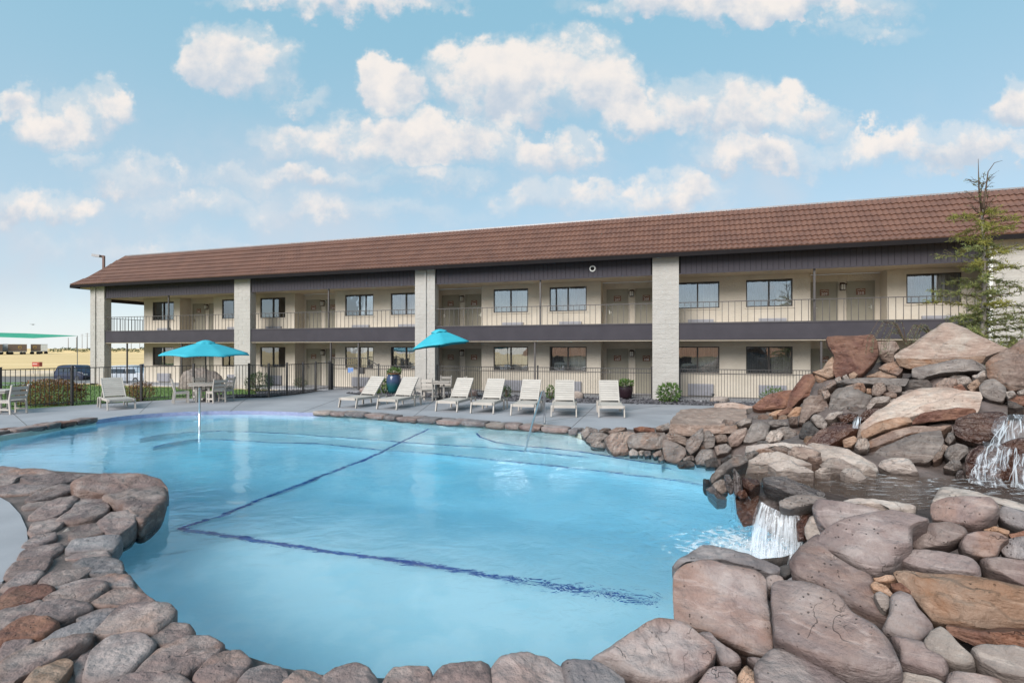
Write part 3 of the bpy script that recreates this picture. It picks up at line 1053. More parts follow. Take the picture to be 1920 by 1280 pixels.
def window(s, z0, z1):
    h = z1 - z0
    mb = MB(); e = .045
    mb.box(-WW, WW, .02, .1, 0, e); mb.box(-WW, WW, .02, .1, h - e, h)
    for x in (-WW, WW - e, -.03): mb.box(x, x + (e if x != -.03 else .06), .021, .099, e, h - e)
    w = mb.build('window', M['frame'], motel)
    w.location = (s, WT, z0)
    for x0, x1, t in ((-WW + e, -.03, .055), (.03, WW - e, .07)):
        mb = MB(); mb.box(x0, x1, t, t + .006, e, h - e); mb.build('pane', M['glass'], w)
    # pleated curtain and the darker screened half
    mb = MB(); mb.smooth = True
    N = 44
    mid = WR.choice([0, 0, -.1, .12, .3, -.35]); fq = WR.uniform(1.1, 1.6); ph = WR.uniform(0, 6)
    for half, mat in ((0, 'screen'), (1, 'curtain')):
        mb = MB(); mb.smooth = True
        x0, x1 = ((-WW + .02, mid), (mid, WW - .02))[half]
        for i in range(N + 1):
            x = x0 + (x1 - x0) * i / N
            y = .20 + .022 * sin(i * fq + ph) + .012 * sin(i * .41 + ph * 2)
            mb.v += [(x, y, .0), (x, y, h)]
            if i: mb.face((2 * i - 2, 2 * i, 2 * i + 1, 2 * i - 1))
        mb.build('curtain', M[mat], w)
    mb = MB(); mb.box(-WW - .06, WW + .06, -.03, .03, -.07, -.002); mb.build('sill', M['wall'], w)
    return w


M['interior'] = pm('dim_room', (0.03, 0.03, 0.032), None, 2, 0.9)
for s in WIN:
    for z0, z1 in WH: window(s, z0, z1)
# through-the-wall air units
am = MB(); am.box(-.52, .52, -.10, 0, 0, .5)
for i in range(9): am.box(-.49, .49, -.112, -.1005, .04 + i * .048, .07 + i * .048)
am = am.mesh('air_unit', M['ac'])
for s in WIN:
    for z in (.06, 2.86): inst(am, 'air_unit', motel, (s + .12, WT, z))


# doors
def text_mesh(txt, size):
    cu = bpy.data.curves.new('lettering', 'FONT')
    cu.body = txt; cu.size = size; cu.align_x = 'CENTER'; cu.extrude = .003; cu.resolution_u = 2
    o = bpy.data.objects.new('lettering', cu)
    COL.objects.link(o)
    bpy.context.view_layer.update()
    dg = bpy.context.evaluated_depsgraph_get()
    me = bpy.data.meshes.new_from_object(o.evaluated_get(dg))
    vs = [tuple(v.co) for v in me.vertices]; fs = [tuple(p.vertices) for p in me.polygons]
    bpy.data.objects.remove(o); bpy.data.curves.remove(cu); bpy.data.meshes.remove(me)
    return vs, fs


def plaque(txt):
    mb = MB()
    mb.box(-.165, .165, -.012, 0, -.13, .13)
    mb.cur = 1
    vs, fs = text_mesh(txt, .155)
    b = len(mb.v)
    mb.v += [(x, -.0125 - z, y - .105) for (x, y, z) in vs]
    for f in fs: mb.face([b + i for i in f])
    mb.cur = 2                                   # pale swoosh over the number
    pts = [(-.13 + .26 * i / 12, -.0165, .045 + .045 * sin(pi * i / 12) + .012 * sin(i * 1.3)) for i in range(13)]
    for p, q in zip(pts[:-1], pts[1:]): mb.beam(p, q, .006, .016)
    return mb.mesh('number_plaque', [M['plaque'], M['white'], M['wall']])


dm = MB()
dm.box(-.5, -.452, -.03, 0, 0, 2.085); dm.box(.452, .5, -.03, 0, 0, 2.085); dm.box(-.452, .452, -.03, 0, 2.035, 2.085)
dm = dm.mesh('door', M['door'])
lm = MB(); lm.box(-.449, .449, -.016, 0, .012, 2.032)
for zz in (.25, .62, 1.05, 1.5):
    lm.box(-.36, .36, -.0195, -.0165, zz, zz + .012)
lm = lm.mesh('door_leaf', M['door'])
hm = MB(); hm.box(-.022, .022, -.034, -.0165, .93, 1.13); hm.beam((0, -.045, 1.0), (.11, -.05, 1.0), .02, .022); hm.cur = 1; hm.box(-.015, .015, -.04, -.034, 1.08, 1.12)
hm = hm.mesh('handle', [M['brass'], M['iron']])
tm = MB(); tm.box(-.5, .5, -.05, 0, -.004, .01); tm = tm.mesh('threshold', M['gmetal'])
for fl in (0, 1):
    for i, c in enumerate(sorted(ALC)):
        for k, ds in enumerate((-.66, .66)):
            d = inst(dm, 'door', motel, (c + ds, AT, (0.0, 2.8)[fl]))
            inst(lm, 'door_leaf', d)
            hd = inst(hm, 'handle', d, ((-.37, 0, 0), (.37, 0, 0))[k], sc=(1 if k == 0 else -1, 1, 1))
            inst(tm, 'threshold', d)
            inst(plaque(str((1, 2)[fl] * 100 + 2 * i + k + 1)), 'number_plaque', d, (.0, -.0165, 1.64))
        # carriage lantern between each pair of doors
        ln = MB(); ln.box(-.075, .075, -.17, -.02, 0, .21)
        L = ln.build('lantern', M['lampglass'], motel); L.location = (c, AT, (1.74, 4.54)[fl])
        ln = MB()
        ln.box(-.085, .085, -.02, 0, -.03, .3)
        ln.box(-.085, .085, -.178, -.005, -.025, -.002)
        for x in (-.085, .073):
            for y in (-.178, -.03): ln.box(x, x + .012, y, y + .012, 0, .215)
        ln.box(-.08, .08, -.1785, -.1705, .13, .14)
        ln.box(-.006, .006, -.1785, -.1705, 0, .21)
        b = len(ln.v)
        ln.v += [(-.13, -.22, .212), (.13, -.22, .212), (.13, 0, .212), (-.13, 0, .212), (-.03, -.12, .29), (.03, -.12, .29), (.03, -.05, .29), (-.03, -.05, .29)]
        for q in ((0, 3, 2, 1), (4, 5, 6, 7), (0, 1, 5, 4), (1, 2, 6, 5), (2, 3, 7, 6), (3, 0, 4, 7)): ln.face([b + z for z in q])
        ln.build('lantern_cap', M['lampbrown'], L)

# round white floodlight ring on the upper fascia
mb = MB(); mb.smooth = True
c = (-3.25, -.06, 5.52)
prof = [(0, .02), (.08, .025), (.085, .05), (.115, .055), (.135, .04), (.138, 0)]
for i, (r, d) in enumerate(prof):
    for k in range(24):
        a = 2 * pi * k / 24
        mb.v.append((r * cos(a), -d, r * sin(a)))
for i in range(len(prof) - 1):
    mb.cur = 1 if i < 2 else 0
    for k in range(24): mb.face((i * 24 + k, i * 24 + (k + 1) % 24, (i + 1) * 24 + (k + 1) % 24, (i + 1) * 24 + k))
o = mb.build('round_fixture', [M['white'], M['gutter']], motel); o.location = (-3.25, -.02, 5.52)

# ------------------------------------------------------------------ mansard roof
PROF = [(-.5, 5.955), (.08, 6.42), (.72, 7.13), (1.4, 7.91)]
seg = [sqrt((PROF[i + 1][0] - PROF[i][0]) ** 2 + (PROF[i + 1][1] - PROF[i][1]) ** 2) for i in range(3)]
TL = sum(seg)


def prof(u):
    u = max(-.2, min(u, TL))
    for i, L in enumerate(seg):
        if u <= L or i == 2:
            k = u / L
            a, b = PROF[i], PROF[i + 1]
            return (a[0] + (b[0] - a[0]) * k, a[1] + (b[1] - a[1]) * k)
        u -= L


SE = -34.97                                    # left eave corner
hip = lambda t: SE + (t + .5) * 1.05
mb = MB()
for (a, b) in zip(PROF[:-1], PROF[1:]):
    mb.poly([(hip(a[0]), a[0], a[1] - .02), (S1, a[0], a[1] - .02), (S1, b[0], b[1] - .02), (hip(b[0]), b[0], b[1] - .02)])
    mb.poly([(hip(b[0]), b[0], b[1] - .02), (hip(b[0]), 10.6, b[1] - .02), (hip(a[0]), 12.5, a[1] - .02), (hip(a[0]), a[0], a[1] - .02)])
t, z = PROF[-1]
mb.poly([(hip(t), t, z - .02), (S1, t, z - .02), (S1, 10.6, z - .02), (hip(t), 10.6, z - .02)])
roof = mb.build('roof', M['tile'], motel)
mb = MB(); mb.box(S0, S1, .36, .42, 5.34, 5.9); mb.build('attic_board', M['gutter'], roof)
mb = MB(); mb.box(hip(1.4), S1, 1.37, 1.55, 7.92, 7.985); mb.build('ridge_flashing', M['gmetal'], roof)
mb = MB(); mb.tube([(hip(a[0]), a[0], a[1] + .02) for a in PROF], .05, 6); mb.build('hip_cap', M['tile'], roof)
mb = MB(); mb.box(SE, S1, -.53, -.49, 5.775, 5.945); mb.box(SE - .03, SE + .01, -.489, 12.5, 5.775, 5.945); mb.build('gutter_board', M['gutter'], roof)
mb = MB(); mb.box(SE + .01, S1, -.489, .028, 5.861, 5.905); mb.box(SE + .02, -33.9, .03, 12.4, 5.8, 5.86); mb.build('eave_soffit', M['soffit'], roof)

NC = 8
TW = .2


def tile_mesh(mb, s, u0, u1):
    """one pressed tile: a rolled pan with its butt edge standing proud of the course below"""
    (t0, z0), (t1, z1) = prof(u0 - .025), prof(u1)
    d = Vector((0, t1 - t0, z1 - z0)).normalized()
    nrm = Vector((0, -d.z, d.y))
    if nrm.z < 0: nrm = -nrm
    b = len(mb.v)
    K = 4
    for i in range(K + 1):
        x = TW * i / K
        r = .018 + .024 * cos(2 * pi * i / K)
        lo = Vector((s + x, t0, z0)) + nrm * (.05 + r)
        hi = Vector((s + x, t1, z1)) + nrm * (.004 + r)
        bt = Vector((s + x, t0, z0)) + nrm * (-.014 + r * .3)
        mb.v += [tuple(bt), tuple(lo), tuple(hi)]
    for i in range(K):
        q = b + 3 * i
        mb.face((q, q + 3, q + 4, q + 1)); mb.face((q + 1, q + 4, q + 5, q + 2))


rest = MB()
for j in range(NC):
    u0, u1 = TL * j / NC, TL * (j + 1) / NC
    near_me = MB(); tile_mesh(near_me, 0, u0, u1)
    near_me = near_me.mesh('roof_tile', M['tile'])
    s = hip(prof(u0)[0]) + .03 + (j % 2) * .0
    s = math.ceil(s / TW) * TW
    while s < S1:
        if 4.6 < s < 12.0: inst(near_me, 'roof_tile', roof, (s, 0, 0))
        else: tile_mesh(rest, s, u0, u1)
        s += TW
tag(rest.build('roof_tile', M['tile'], roof), kind='stuff')

# ================================================================== FENCES
def fence_run(root, pts, h=1.4, gap=.115, top2=None, posts=True, base=0.0):
    """Steel picket fence along world points: each picket and post a part."""
    org = root.matrix_basis.translation.copy()
    pk = MB().box(-.008, .008, -.008, .008, .05, h - .02).mesh('picket', M['iron'])
    for a, b in zip(pts[:-1], pts[1:]):
        a = Vector((a[0], a[1], base)); b = Vector((b[0], b[1], base))
        d = b - a; L = d.length; an = math.atan2(d.y, d.x)
        for z in [h - .02, .13] + ([h - top2] if top2 else []):
            mb = MB(); mb.beam(a - org + Vector((0, 0, z)), b - org + Vector((0, 0, z)), .03, .03)
            mb.build('rail', M['iron'], root)
        k = max(2, int(L / gap))
        for i in range(1, k):
            p = a + d * (i / k) - org
            inst(pk, 'picket', root, p, (0, 0, an))
    if posts:
        for p in pts:
            mb = MB(); mb.box(-.035, .035, -.035, .035, 0, h + .05); mb.box(-.042, .042, -.042, .042, h + .0505, h + .07)
            o = mb.build('fence_post', M['iron'], root)
            o.location = Vector((p[0], p[1], base)) - org


Lp = [W(x, y) for x, y in [(-75, 776), (0, 770), (135, 760), (265, 752), (363, 746.8), (467, 745.3), (504, 744.7), (538, 741.5), (568, 738), (592, 734), (617, 730.3)]]
# even the posts out along the left run
fl = empty('pool_fence', (Lp[1].x, Lp[1].y, 0), 0, 'dark steel picket fence running along the lawn behind the umbrella table', 'fence')
fence_run(fl, [(p.x, p.y) for p in Lp], 1.4, .125)


def wfac(s, t): p = fac(s, t); return (p.x, p.y)


for (a, b, lab) in [(-13.9, -11.78, 'short dark picket fence between the gate and the downspout column'), (-10.68, -.8, 'dark picket fence in the motel bay with two round-topped planters, behind the loungers'),
                    (.3, 10.6, 'dark picket fence in the right motel bay, partly hidden by the rock pile')]:
    p = wfac(a, .18)
    f_ = empty('walkway_fence', (p[0], p[1], 0), 0, lab, 'fence')
    n = 1 if b - a < 4 else 2
    fence_run(f_, [wfac(a + (b - a) * i / n, .18) for i in range(n + 1)], 1.27, .107, top2=.2)
p = wfac(-16.6, .18)
gate = empty('pool_gate', (p[0], p[1], 0), 0, 'dark steel pool gate with raised arched top rail and a lock box', 'gate')
fence_run(gate, [wfac(-16.6, .18), wfac(-15.05, .18)], 1.27, .107, top2=.2)
fence_run(gate, [wfac(-15.0, .18), wfac(-13.9, .18)], 1.27, .107, top2=.2, posts=False)
org = Vector((p[0], p[1], 0))
mb = MB()
P3 = lambda s, z: fac(s, .18, z) - org
arc = [P3(-16.6, 1.6), P3(-14.75, 1.62), P3(-14.6, 1.6), P3(-13.95, 1.27)]
for a, b in zip(arc[:-1], arc[1:]): mb.beam(a, b, .035, .035)
mb.build('arched_rail', M['iron'], gate)
pk = MB().box(-.008, .008, -.008, .008, 1.25, 1.6).mesh('picket', M['iron'])
for i in range(1, 19):
    s = -16.6 + i * .107
    inst(pk, 'picket', gate, P3(s, 0), (0, 0, -PHI))
mb = MB(); mb.box(-.11, .11, -.06, .06, .82, 1.15); o = mb.build('lock_box', M['iron'], gate); o.location = P3(-14.85, 0); o.rotation_euler = (0, 0, -PHI)
mb = MB(); mb.box(-.17, .17, -.012, 0, .86, 1.14)
mb.cur = 1; mb.box(-.15, -.01, -.0145, -.0125, .89, 1.11); mb.cur = 2; mb.box(.01, .15, -.0145, -.0125, .95, 1.11)
M['signblue'] = pm('blue_print', (0.12, 0.24, 0.52), None, 3, 0.5)
o = mb.build('notice', [M['ac'], M['signblue'], M['signblue']], gate); o.location = P3(-15.5, 0) + Vector((0, -.05, 0)); o.rotation_euler = (0, 0, -PHI)

# ================================================================== STONES
CR = {'A': (0, 860, 3.048), 'B': (1000, 860, 3.048), 'C': (1460, 860, 3.048), 'D': (1000, 700, 3.4286), 'E': (1400, 600, 3.556), 'F': (400, 1000, 2.1333), 'P': (0, 0, 1.0)}
ctrl = []                                    # points the mortar mound has to stay under
SEED = [0]


def catmull(pts, n, cw=.65):
    """closed smooth outline resampled to n points of even spacing"""
    k = len(pts)
    dense = []
    for i in range(k):
        p0, p1, p2, p3 = pts[i - 1], pts[i], pts[(i + 1) % k], pts[(i + 2) % k]
        for s in range(8):
            t = s / 8
            q = p1 * 2 + (p2 - p0) * t + (p0 * 2 - p1 * 5 + p2 * 4 - p3) * t * t + (p1 * 3 - p0 - p2 * 3 + p3) * t ** 3
            dense.append((q * .5) * cw + (p1 + (p2 - p1) * t) * (1 - cw))
    L = [0]
    for i in range(len(dense)):
        L.append(L[-1] + (dense[(i + 1) % len(dense)] - dense[i]).length)
    out = []; j = 0
    for i in range(n):
        d = L[-1] * i / n
        while L[j + 1] < d: j += 1
        f = (d - L[j]) / max(1e-9, L[j + 1] - L[j])
        out.append(dense[j] + (dense[(j + 1) % len(dense)] - dense[j]) * f)
    return out


def stone_mesh(ring3, C, n, thick, bulge, k, name, mat, N, rough, facet, seed, ang=False):
    """A rock whose face outline is ring3: rounded rim, uneven face, body reaching back behind it."""
    rr = random.Random(seed)
    size = sum((p - C).length for p in ring3) / len(ring3)
    ax = (ring3[0] - C); ax = (ax - n * ax.dot(n)).normalized(); ay = n.cross(ax)
    planes = []
    for _ in range(facet):
        a = rr.uniform(0, 2 * pi); sl = rr.uniform(.35, 1.1) if ang else rr.uniform(.1, .55)
        planes.append((cos(a) * sl, sin(a) * sl, rr.uniform(.5, .95) if ang else rr.uniform(.6, 1.0)))
    sa = rr.uniform(-.5, .5); sdir = (ay * cos(sa) + ax * sin(sa) + n * .6).normalized(); spc = size * rr.uniform(.22, .4)
    off = Vector((rr.uniform(-50, 50), rr.uniform(-50, 50), rr.uniform(-50, 50)))
    levels = [(.80, -1.0), (.97, -.72), (1.0, -.30), (.995, 0.0)]
    for r in ((.985, .965, .94, .91, .87, .82, .76, .70, .63, .56, .49, .42, .34, .26, .18, .09) if N > 60 else (.975, .945, .90, .84, .75, .64, .52, .40, .27, .13) if N > 30 else (.96, .90, .80, .62, .40, .18)):
        levels.append((r, None))
    mb = MB(); mb.smooth = True
    rims = []
    fr = 1.6 / max(size, .12)
    for (r, lv) in levels:
        for i, p in enumerate(ring3):
            d = p - C
            q = C + d * r
            if lv is not None and lv < 0:
                q = q + n * (thick * lv)
                q = q + (noise.noise_vector((q + off) * fr) * (.10 * size))
            else:
                hgt = bulge * (1 - r ** k) ** (1.0 / 2.2) if r < 1 else 0
                x, y = d.dot(ax) * r / size, d.dot(ay) * r / size
                for (gx_, gy_, c_) in planes:
                    hgt = min(hgt, bulge * max(.12 * (1 - r), c_ - (gx_ * x + gy_ * y)))
                w = min(1.0, (1 - r) * 7)
                nz = noise.fractal((q + off) * fr * 1.5, .9, 2.1, 4) * rough * size * (.18 + .82 * w)
                if ang:
                    st_ = q.dot(sdir) / spc + .6 * noise.noise((q + off) * fr)
                    fr_ = st_ - math.floor(st_)
                    nz += w * bulge * .30 * (min(1, fr_ * 4) - fr_)
                    ch = noise.voronoi((q + off) * fr * 1.7)[0]
                    nz -= w * size * .10 * max(0, .22 - (ch[1] - ch[0]))
                q = q + n * (hgt + nz) + (noise.noise_vector((q - off) * fr * 2.2) * (.028 * size * (1 - w * .7)))
            mb.v.append(tuple(q - C))
            rims.append(1.0 if (lv is not None and lv < 0) else max(0.0, min(1.0, (r - .62) / .33)))
    m = len(ring3)
    for j in range(len(levels) - 1):
        for i in range(m):
            a = j * m + i; b = j * m + (i + 1) % m
            mb.face((a, b, b + m, a + m))
    top = len(mb.v)
    last = (len(levels) - 1) * m
    cen = Vector((0, 0, 0))
    for i in range(m): cen += Vector(mb.v[last + i])
    mb.v.append(tuple(cen / m))
    for i in range(m): mb.face((last + i, last + (i + 1) % m, top))
    bot = len(mb.v)
    cen = Vector((0, 0, 0))
    for i in range(m): cen += Vector(mb.v[i])
    mb.v.append(tuple(cen / m))
    for i in range(m): mb.face(((i + 1) % m, i, bot))
    me = mb.mesh(name, mat)
    if ang: me.set_sharp_from_angle(angle=radians(24))
    ra = me.attributes.new('rim', 'FLOAT', 'POINT')
    ra.data.foreach_set('value', rims + [0.0, 1.0])
    return me


def stone(crop, px, mode, val, e=85, thick=.22, bulge=.09, k=4.0, mat='coping', parent=None, label=None, rough=.06, facet=0, az=0.0, N=None, name='stone', cat='boulder', group=None, sink=.10, ex=1.03, ang=False):
    ox, oy, sc = CR[crop]
    P = [(x / sc + ox, y / sc + oy) for x, y in px]
    cx = sum(p[0] for p in P) / len(P); cyy = sum(p[1] for p in P) / len(P)
    if ex != 1: P = [(cx + (x - cx) * ex, cyy + (y - cyy) * ex) for x, y in P]
    C = W(cx, cyy, val) if mode == 'h' else Wd(cx, cyy, val)
    toward = Vector((-C.x, -C.y, 0)).normalized()
    toward.rotate(Matrix.Rotation(radians(az), 3, 'Z'))
    er = radians(e)
    n = toward * cos(er) + Vector((0, 0, 1)) * sin(er)
    eye = Vector((0, 0, EYE))
    ring = []
    for x, y in P:
        d = Vector(((x - 960) / F, 1, -(y - HY) / F))
        den_ = d.dot(n)
        if den_ > -.02: den_ = -.02
        t = (C - eye).dot(n) / den_
        t = max(.75 * C.y, min(1.35 * C.y, t))
        ring.append(eye + d * t)
    # counter-clockwise about n
    ar = Vector((0, 0, 0))
    for i in range(len(ring)): ar += (ring[i] - C).cross(ring[(i + 1) % len(ring)] - C)
    if ar.dot(n) < 0: ring = ring[::-1]
    C2 = Vector((0, 0, 0))
    for p in ring: C2 += p
    C2 /= len(ring)
    big = max((p - C2).length for p in ring) * F / C2.y
    if N is None: N = 72 if big > 60 else 44 if big > 34 else (28 if big > 16 else 18)
    ring = catmull(ring, N, .12 if ang else .5)
    SEED[0] += 1
    me = stone_mesh(ring, C2, n, thick, bulge, k, name, M[mat], N, rough, facet, SEED[0] * 17 + 3, ang)
    ctrl.append((C2 - n * (thick * .55) - Vector((0, 0, sink)), big))
    o = inst(me, name)
    o.location = C2
    if parent is not None:
        o.parent = parent
        o.location = C2 - parent.matrix_basis.translation
    if label: tag(o, label, cat, group)
    return o


M['platform'] = rock_mat('pinkish_flagstone', ((0.44, 0.31, 0.25), (0.44, 0.31, 0.25), (0.50, 0.38, 0.32)), orange=.5)
# ---------------- the near coping: every stone laid by hand
near_cop = empty('stone_coping', W(250, 1100, 0), 0, 'near rim of rounded mauve sandstones set in mortar along the bottom left pool edge', 'coping')
m_ = {'o': 'orange', 'c': 'coping', 'm': 'mauve', 'g': 'grey', 'r': 'red', 'p': 'pale'}
NEAR = [
 ([(0,50),(130,62),(250,68),(330,90),(300,100),(130,110),(60,150),(0,160),(-60,150),(-80,70)],.10,'c',.2,.05),
 ([(130,115),(250,98),(480,92),(490,105),(300,160),(200,150)],.10,'c',.2,.05),
 ([(0,170),(100,150),(300,165),(180,205),(20,215),(-60,210)],.09,'m',.2,.05),
 ([(425,150),(480,115),(600,100),(780,100),(900,125),(935,170),(930,192),(800,205),(680,212),(560,205),(470,190)],.20,'c',.3,.10),
 ([(600,225),(720,200),(850,183),(935,185),(943,240),(900,290),(830,355),(790,360),(690,280),(640,255)],.15,'c',.35,.10),
 ([(150,240),(220,195),(340,155),(430,165),(440,185),(330,220),(200,250)],.13,'c',.2,.06),
 ([(135,275),(250,230),(390,210),(395,228),(250,280),(150,292)],.09,'c',.2,.05),
 ([(175,330),(260,270),(430,215),(440,240),(350,320),(260,345),(185,345)],.10,'c',.2,.06),
 ([(440,240),(560,210),(640,228),(600,248),(520,262),(440,287),(410,300)],.09,'m',.2,.05),
 ([(330,360),(430,290),(600,253),(618,265),(615,310),(540,350),(420,370)],.11,'c',.22,.07),
 ([(560,380),(640,320),(770,318),(790,340),(760,390),(680,435),(610,430)],.11,'c',.25,.08),
 ([(165,420),(200,365),(330,345),(370,370),(300,420),(190,455)],.09,'c',.2,.05),
 ([(400,440),(450,395),(560,387),(605,405),(590,435),(470,460),(410,460)],.10,'c',.2,.06),
 ([(130,500),(200,445),(310,428),(318,465),(230,505),(140,512)],.09,'m',.2,.05),
 ([(385,520),(420,475),(560,450),(675,445),(680,480),(640,520),(500,530),(400,535)],.10,'g',.2,.05),
 ([(105,570),(150,520),(330,492),(355,520),(290,570),(180,585),(110,582)],.09,'c',.2,.05),
 ([(380,570),(450,540),(590,528),(630,560),(580,575),(450,578)],.08,'c',.2,.04),
 ([(30,690),(80,605),(260,568),(290,580),(260,640),(170,680)],.09,'c',.2,.05),
 ([(420,620),(480,580),(600,572),(690,595),(703,640),(690,665),(580,670),(500,665)],.10,'g',.22,.05),
 ([(225,720),(290,665),(500,635),(525,650),(420,715),(310,745)],.10,'c',.2,.06),
 ([(10,745),(120,665),(235,650),(250,670),(200,720),(90,760)],.09,'m',.2,.05),
 ([(300,750),(460,710),(660,670),(735,680),(755,720),(745,745),(600,752),(420,772)],.09,'m',.22,.05),
 ([(255,810),(330,770),(520,712),(600,715),(612,740),(560,795),(490,828),(340,835)],.11,'c',.22,.06),
 ([(-20,835),(60,760),(240,737),(300,750),(290,790),(180,835),(40,870),(-20,878)],.11,'r',.22,.07),
 ([(520,840),(660,755),(770,755),(870,815),(870,835),(720,850),(600,855)],.10,'c',.22,.05),
 ([(-30,900),(160,820),(240,825),(200,890),(190,930),(60,985),(-30,1010)],.10,'c',.22,.05),
 ([(200,905),(240,840),(350,820),(500,840),(515,870),(400,920),(300,945),(215,930)],.11,'m',.22,.06),
 ([(560,990),(690,860),(820,840),(960,845),(1000,890),(960,950),(880,1005),(780,1000),(640,1010)],.12,'c',.25,.07),
 ([(445,920),(560,870),(660,865),(640,895),(540,935),(460,940)],.09,'g',.2,.05),
 ([(-20,1020),(120,930),(260,920),(325,950),(320,985),(240,1030),(120,1045),(-20,1055)],.11,'r',.22,.07),
 ([(240,1060),(340,990),(490,935),(640,900),(570,980),(500,1030),(350,1075)],.09,'g',.22,.05),
 ([(-10,1160),(20,1070),(110,1045),(190,1050),(140,1110),(60,1170)],.09,'c',.2,.05),
 ([(-20,1290),(20,1170),(180,1090),(400,1035),(510,1025),(480,1080),(330,1160),(120,1275),(60,1330),(-20,1340)],.11,'c',.25,.07),
 ([(490,1240),(530,1110),(640,1030),(800,1012),(880,1070),(860,1110),(780,1200),(680,1260),(540,1280)],.11,'m',.25,.06),
 ([(850,1045),(980,955),(1080,960),(1115,1035),(1020,1075),(960,1090),(900,1080)],.09,'c',.22,.05),
 ([(780,1245),(900,1120),(1060,1045),(1180,1035),(1265,1080),(1250,1125),(1140,1200),(1060,1250),(900,1265)],.12,'c',.25,.07),
 ([(120,1330),(250,1180),(380,1150),(410,1180),(370,1260),(300,1330)],.11,'o',.22,.07),
 ([(430,1290),(420,1190),(500,1100),(520,1120),(480,1240),(500,1290)],.06,'m',.2,.04),
 ([(1110,1270),(1180,1180),(1280,1120),(1370,1110),(1430,1170),(1420,1210),(1360,1275),(1200,1310)],.11,'c',.25,.07),
 ([(1360,1300),(1430,1225),(1510,1195),(1580,1195),(1635,1230),(1640,1310),(1500,1340)],.11,'m',.25,.07),
 ([(560,1360),(640,1290),(740,1260),(900,1250),(1030,1260),(1090,1310),(1000,1380),(700,1390)],.11,'c',.25,.07),
 ([(890,1110),(920,1072),(970,1074),(950,1105)],.06,'c',.1,.03),
 ([(640,330),(690,280),(700,300),(640,345),(610,340)],.05,'o',.1,.03),
 ([(180,230),(300,180),(330,178),(220,215)],.07,'m',.1,.03),
 ([(320,450),(390,400),(400,420),(360,450)],.05,'p',.1,.03),
]
for px, h, c, th, bu in NEAR:
    stone('A', px, 'h', h, 87 if h < .18 else 68, th, bu * .72, 7, m_[c], near_cop, rough=.055, facet=1, ex=1.10)
BOT = [
 ([(270,630),(330,572),(400,570),(450,600),(460,650),(300,660)],'c'), ([(425,660),(430,598),(490,552),(560,540),(620,560),(660,610),(650,670)],'m'),
 ([(670,660),(685,600),(720,562),(800,555),(860,560),(880,595),(875,660)],'c'), ([(865,660),(870,605),(920,550),(1010,540),(1100,545),(1115,600),(1110,670)],'c'),
 ([(1108,660),(1112,560),(1150,515),(1250,503),(1340,520),(1400,565),(1412,620),(1390,690),(1130,690)],'m'), ([(1395,540),(1450,530),(1550,545),(1640,600),(1640,660),(1430,680)],'g')]
for px, c in BOT:
    stone('F', px, 'h', .12, 80, .3, .08, 5, m_[c], near_cop, rough=.07, facet=1, ex=1.06)

# ---------------- the far coping: flat stones in one and a half rows
def coping_row(root, path, width, seed, mats, second=True):
    rr = random.Random(seed)
    pts = [Vector((p.x, p.y, 0)) for p in path]
    L = [0]
    for a, b in zip(pts[:-1], pts[1:]): L.append(L[-1] + (b - a).length)

    def at(d):
        d = max(0, min(L[-1] - 1e-4, d))
        for i in range(len(pts) - 1):
            if d <= L[i + 1]:
                f = (d - L[i]) / (L[i + 1] - L[i]); t = (pts[i + 1] - pts[i]).normalized()
                return pts[i] + (pts[i + 1] - pts[i]) * f, t
    for row in range(2 if second else 1):
        d = rr.uniform(0, .3) * row
        while d < L[-1] - .12:
            w = rr.uniform(.38, .8) if row == 0 else rr.uniform(.5, 1.0)
            w = min(w, L[-1] - d)
            y0 = -.07 if row == 0 else width + .03
            y1 = width * rr.uniform(.85, 1.1) if row == 0 else width * rr.uniform(1.4, 1.9)
            if row == 1 and rr.random() < .25:
                d += w; continue
            loop = []
            gp = .018
            for (s, v) in ((gp, y0), (w * .35, y0 - rr.uniform(0, .05)), (w - gp, y0 + rr.uniform(-.02, .04)), (w - gp - rr.uniform(0, .06), (y0 + y1) / 2), (w - gp - rr.uniform(0, .08), y1 - rr.uniform(0, .06)), (w * .5, y1 + rr.uniform(-.02, .04)), (gp + rr.uniform(0, .08), y1 - rr.uniform(0, .05)), (gp, (y0 + y1) / 2)):
                p, t = at(d + s)
                q = Vector((-t.y, t.x, 0))
                loop.append(p + q * v)
            h = (.065 if row == 0 else .035) + rr.uniform(-.012, .02)
            for q in loop: q.z = h
            C = sum(loop, Vector((0, 0, 0))) / len(loop)
            ar = sum(loop[i].x * loop[(i + 1) % 8].y - loop[(i + 1) % 8].x * loop[i].y for i in range(8))
            if ar < 0: loop = loop[::-1]
            n = Vector((rr.uniform(-.06, .06), rr.uniform(-.06, .06), 1)).normalized()
            ring = catmull(loop, 20)
            me = stone_mesh(ring, C, n, .13, .03, 5, 'stone', M[rr.choice(mats)], 20, .04, 0, rr.randint(0, 9999))
            o = inst(me, 'stone', root); o.location = C - root.matrix_basis.translation
            d += w


cp = [W(x, y, 0) for x, y in [(1085, 812), (1040, 808), (1000, 804.5), (950, 801), (900, 797.5), (830, 792.5), (760, 787.5), (700, 782), (640, 777.5), (588, 774.5)]]
far_cop = empty('stone_coping', W(840, 793), 0, 'row of flat grey sandstones edging the far pool side in front of the loungers', 'coping')
coping_row(far_cop, [p for p in cp[::-1]], .34, 5, ['grey', 'mauve', 'coping', 'grey', 'pale'])
cp = [W(x, y, 0) for x, y in [(-40, 824), (0, 814), (60, 806.5), (110, 798), (150, 792), (188, 787)]]
left_cop = empty('stone_coping', W(90, 800), 0, 'short row of flat brown stones edging the far left bank of the pool', 'coping')
coping_row(left_cop, cp, .36, 9, ['coping', 'red', 'mauve', 'pale', 'coping'])

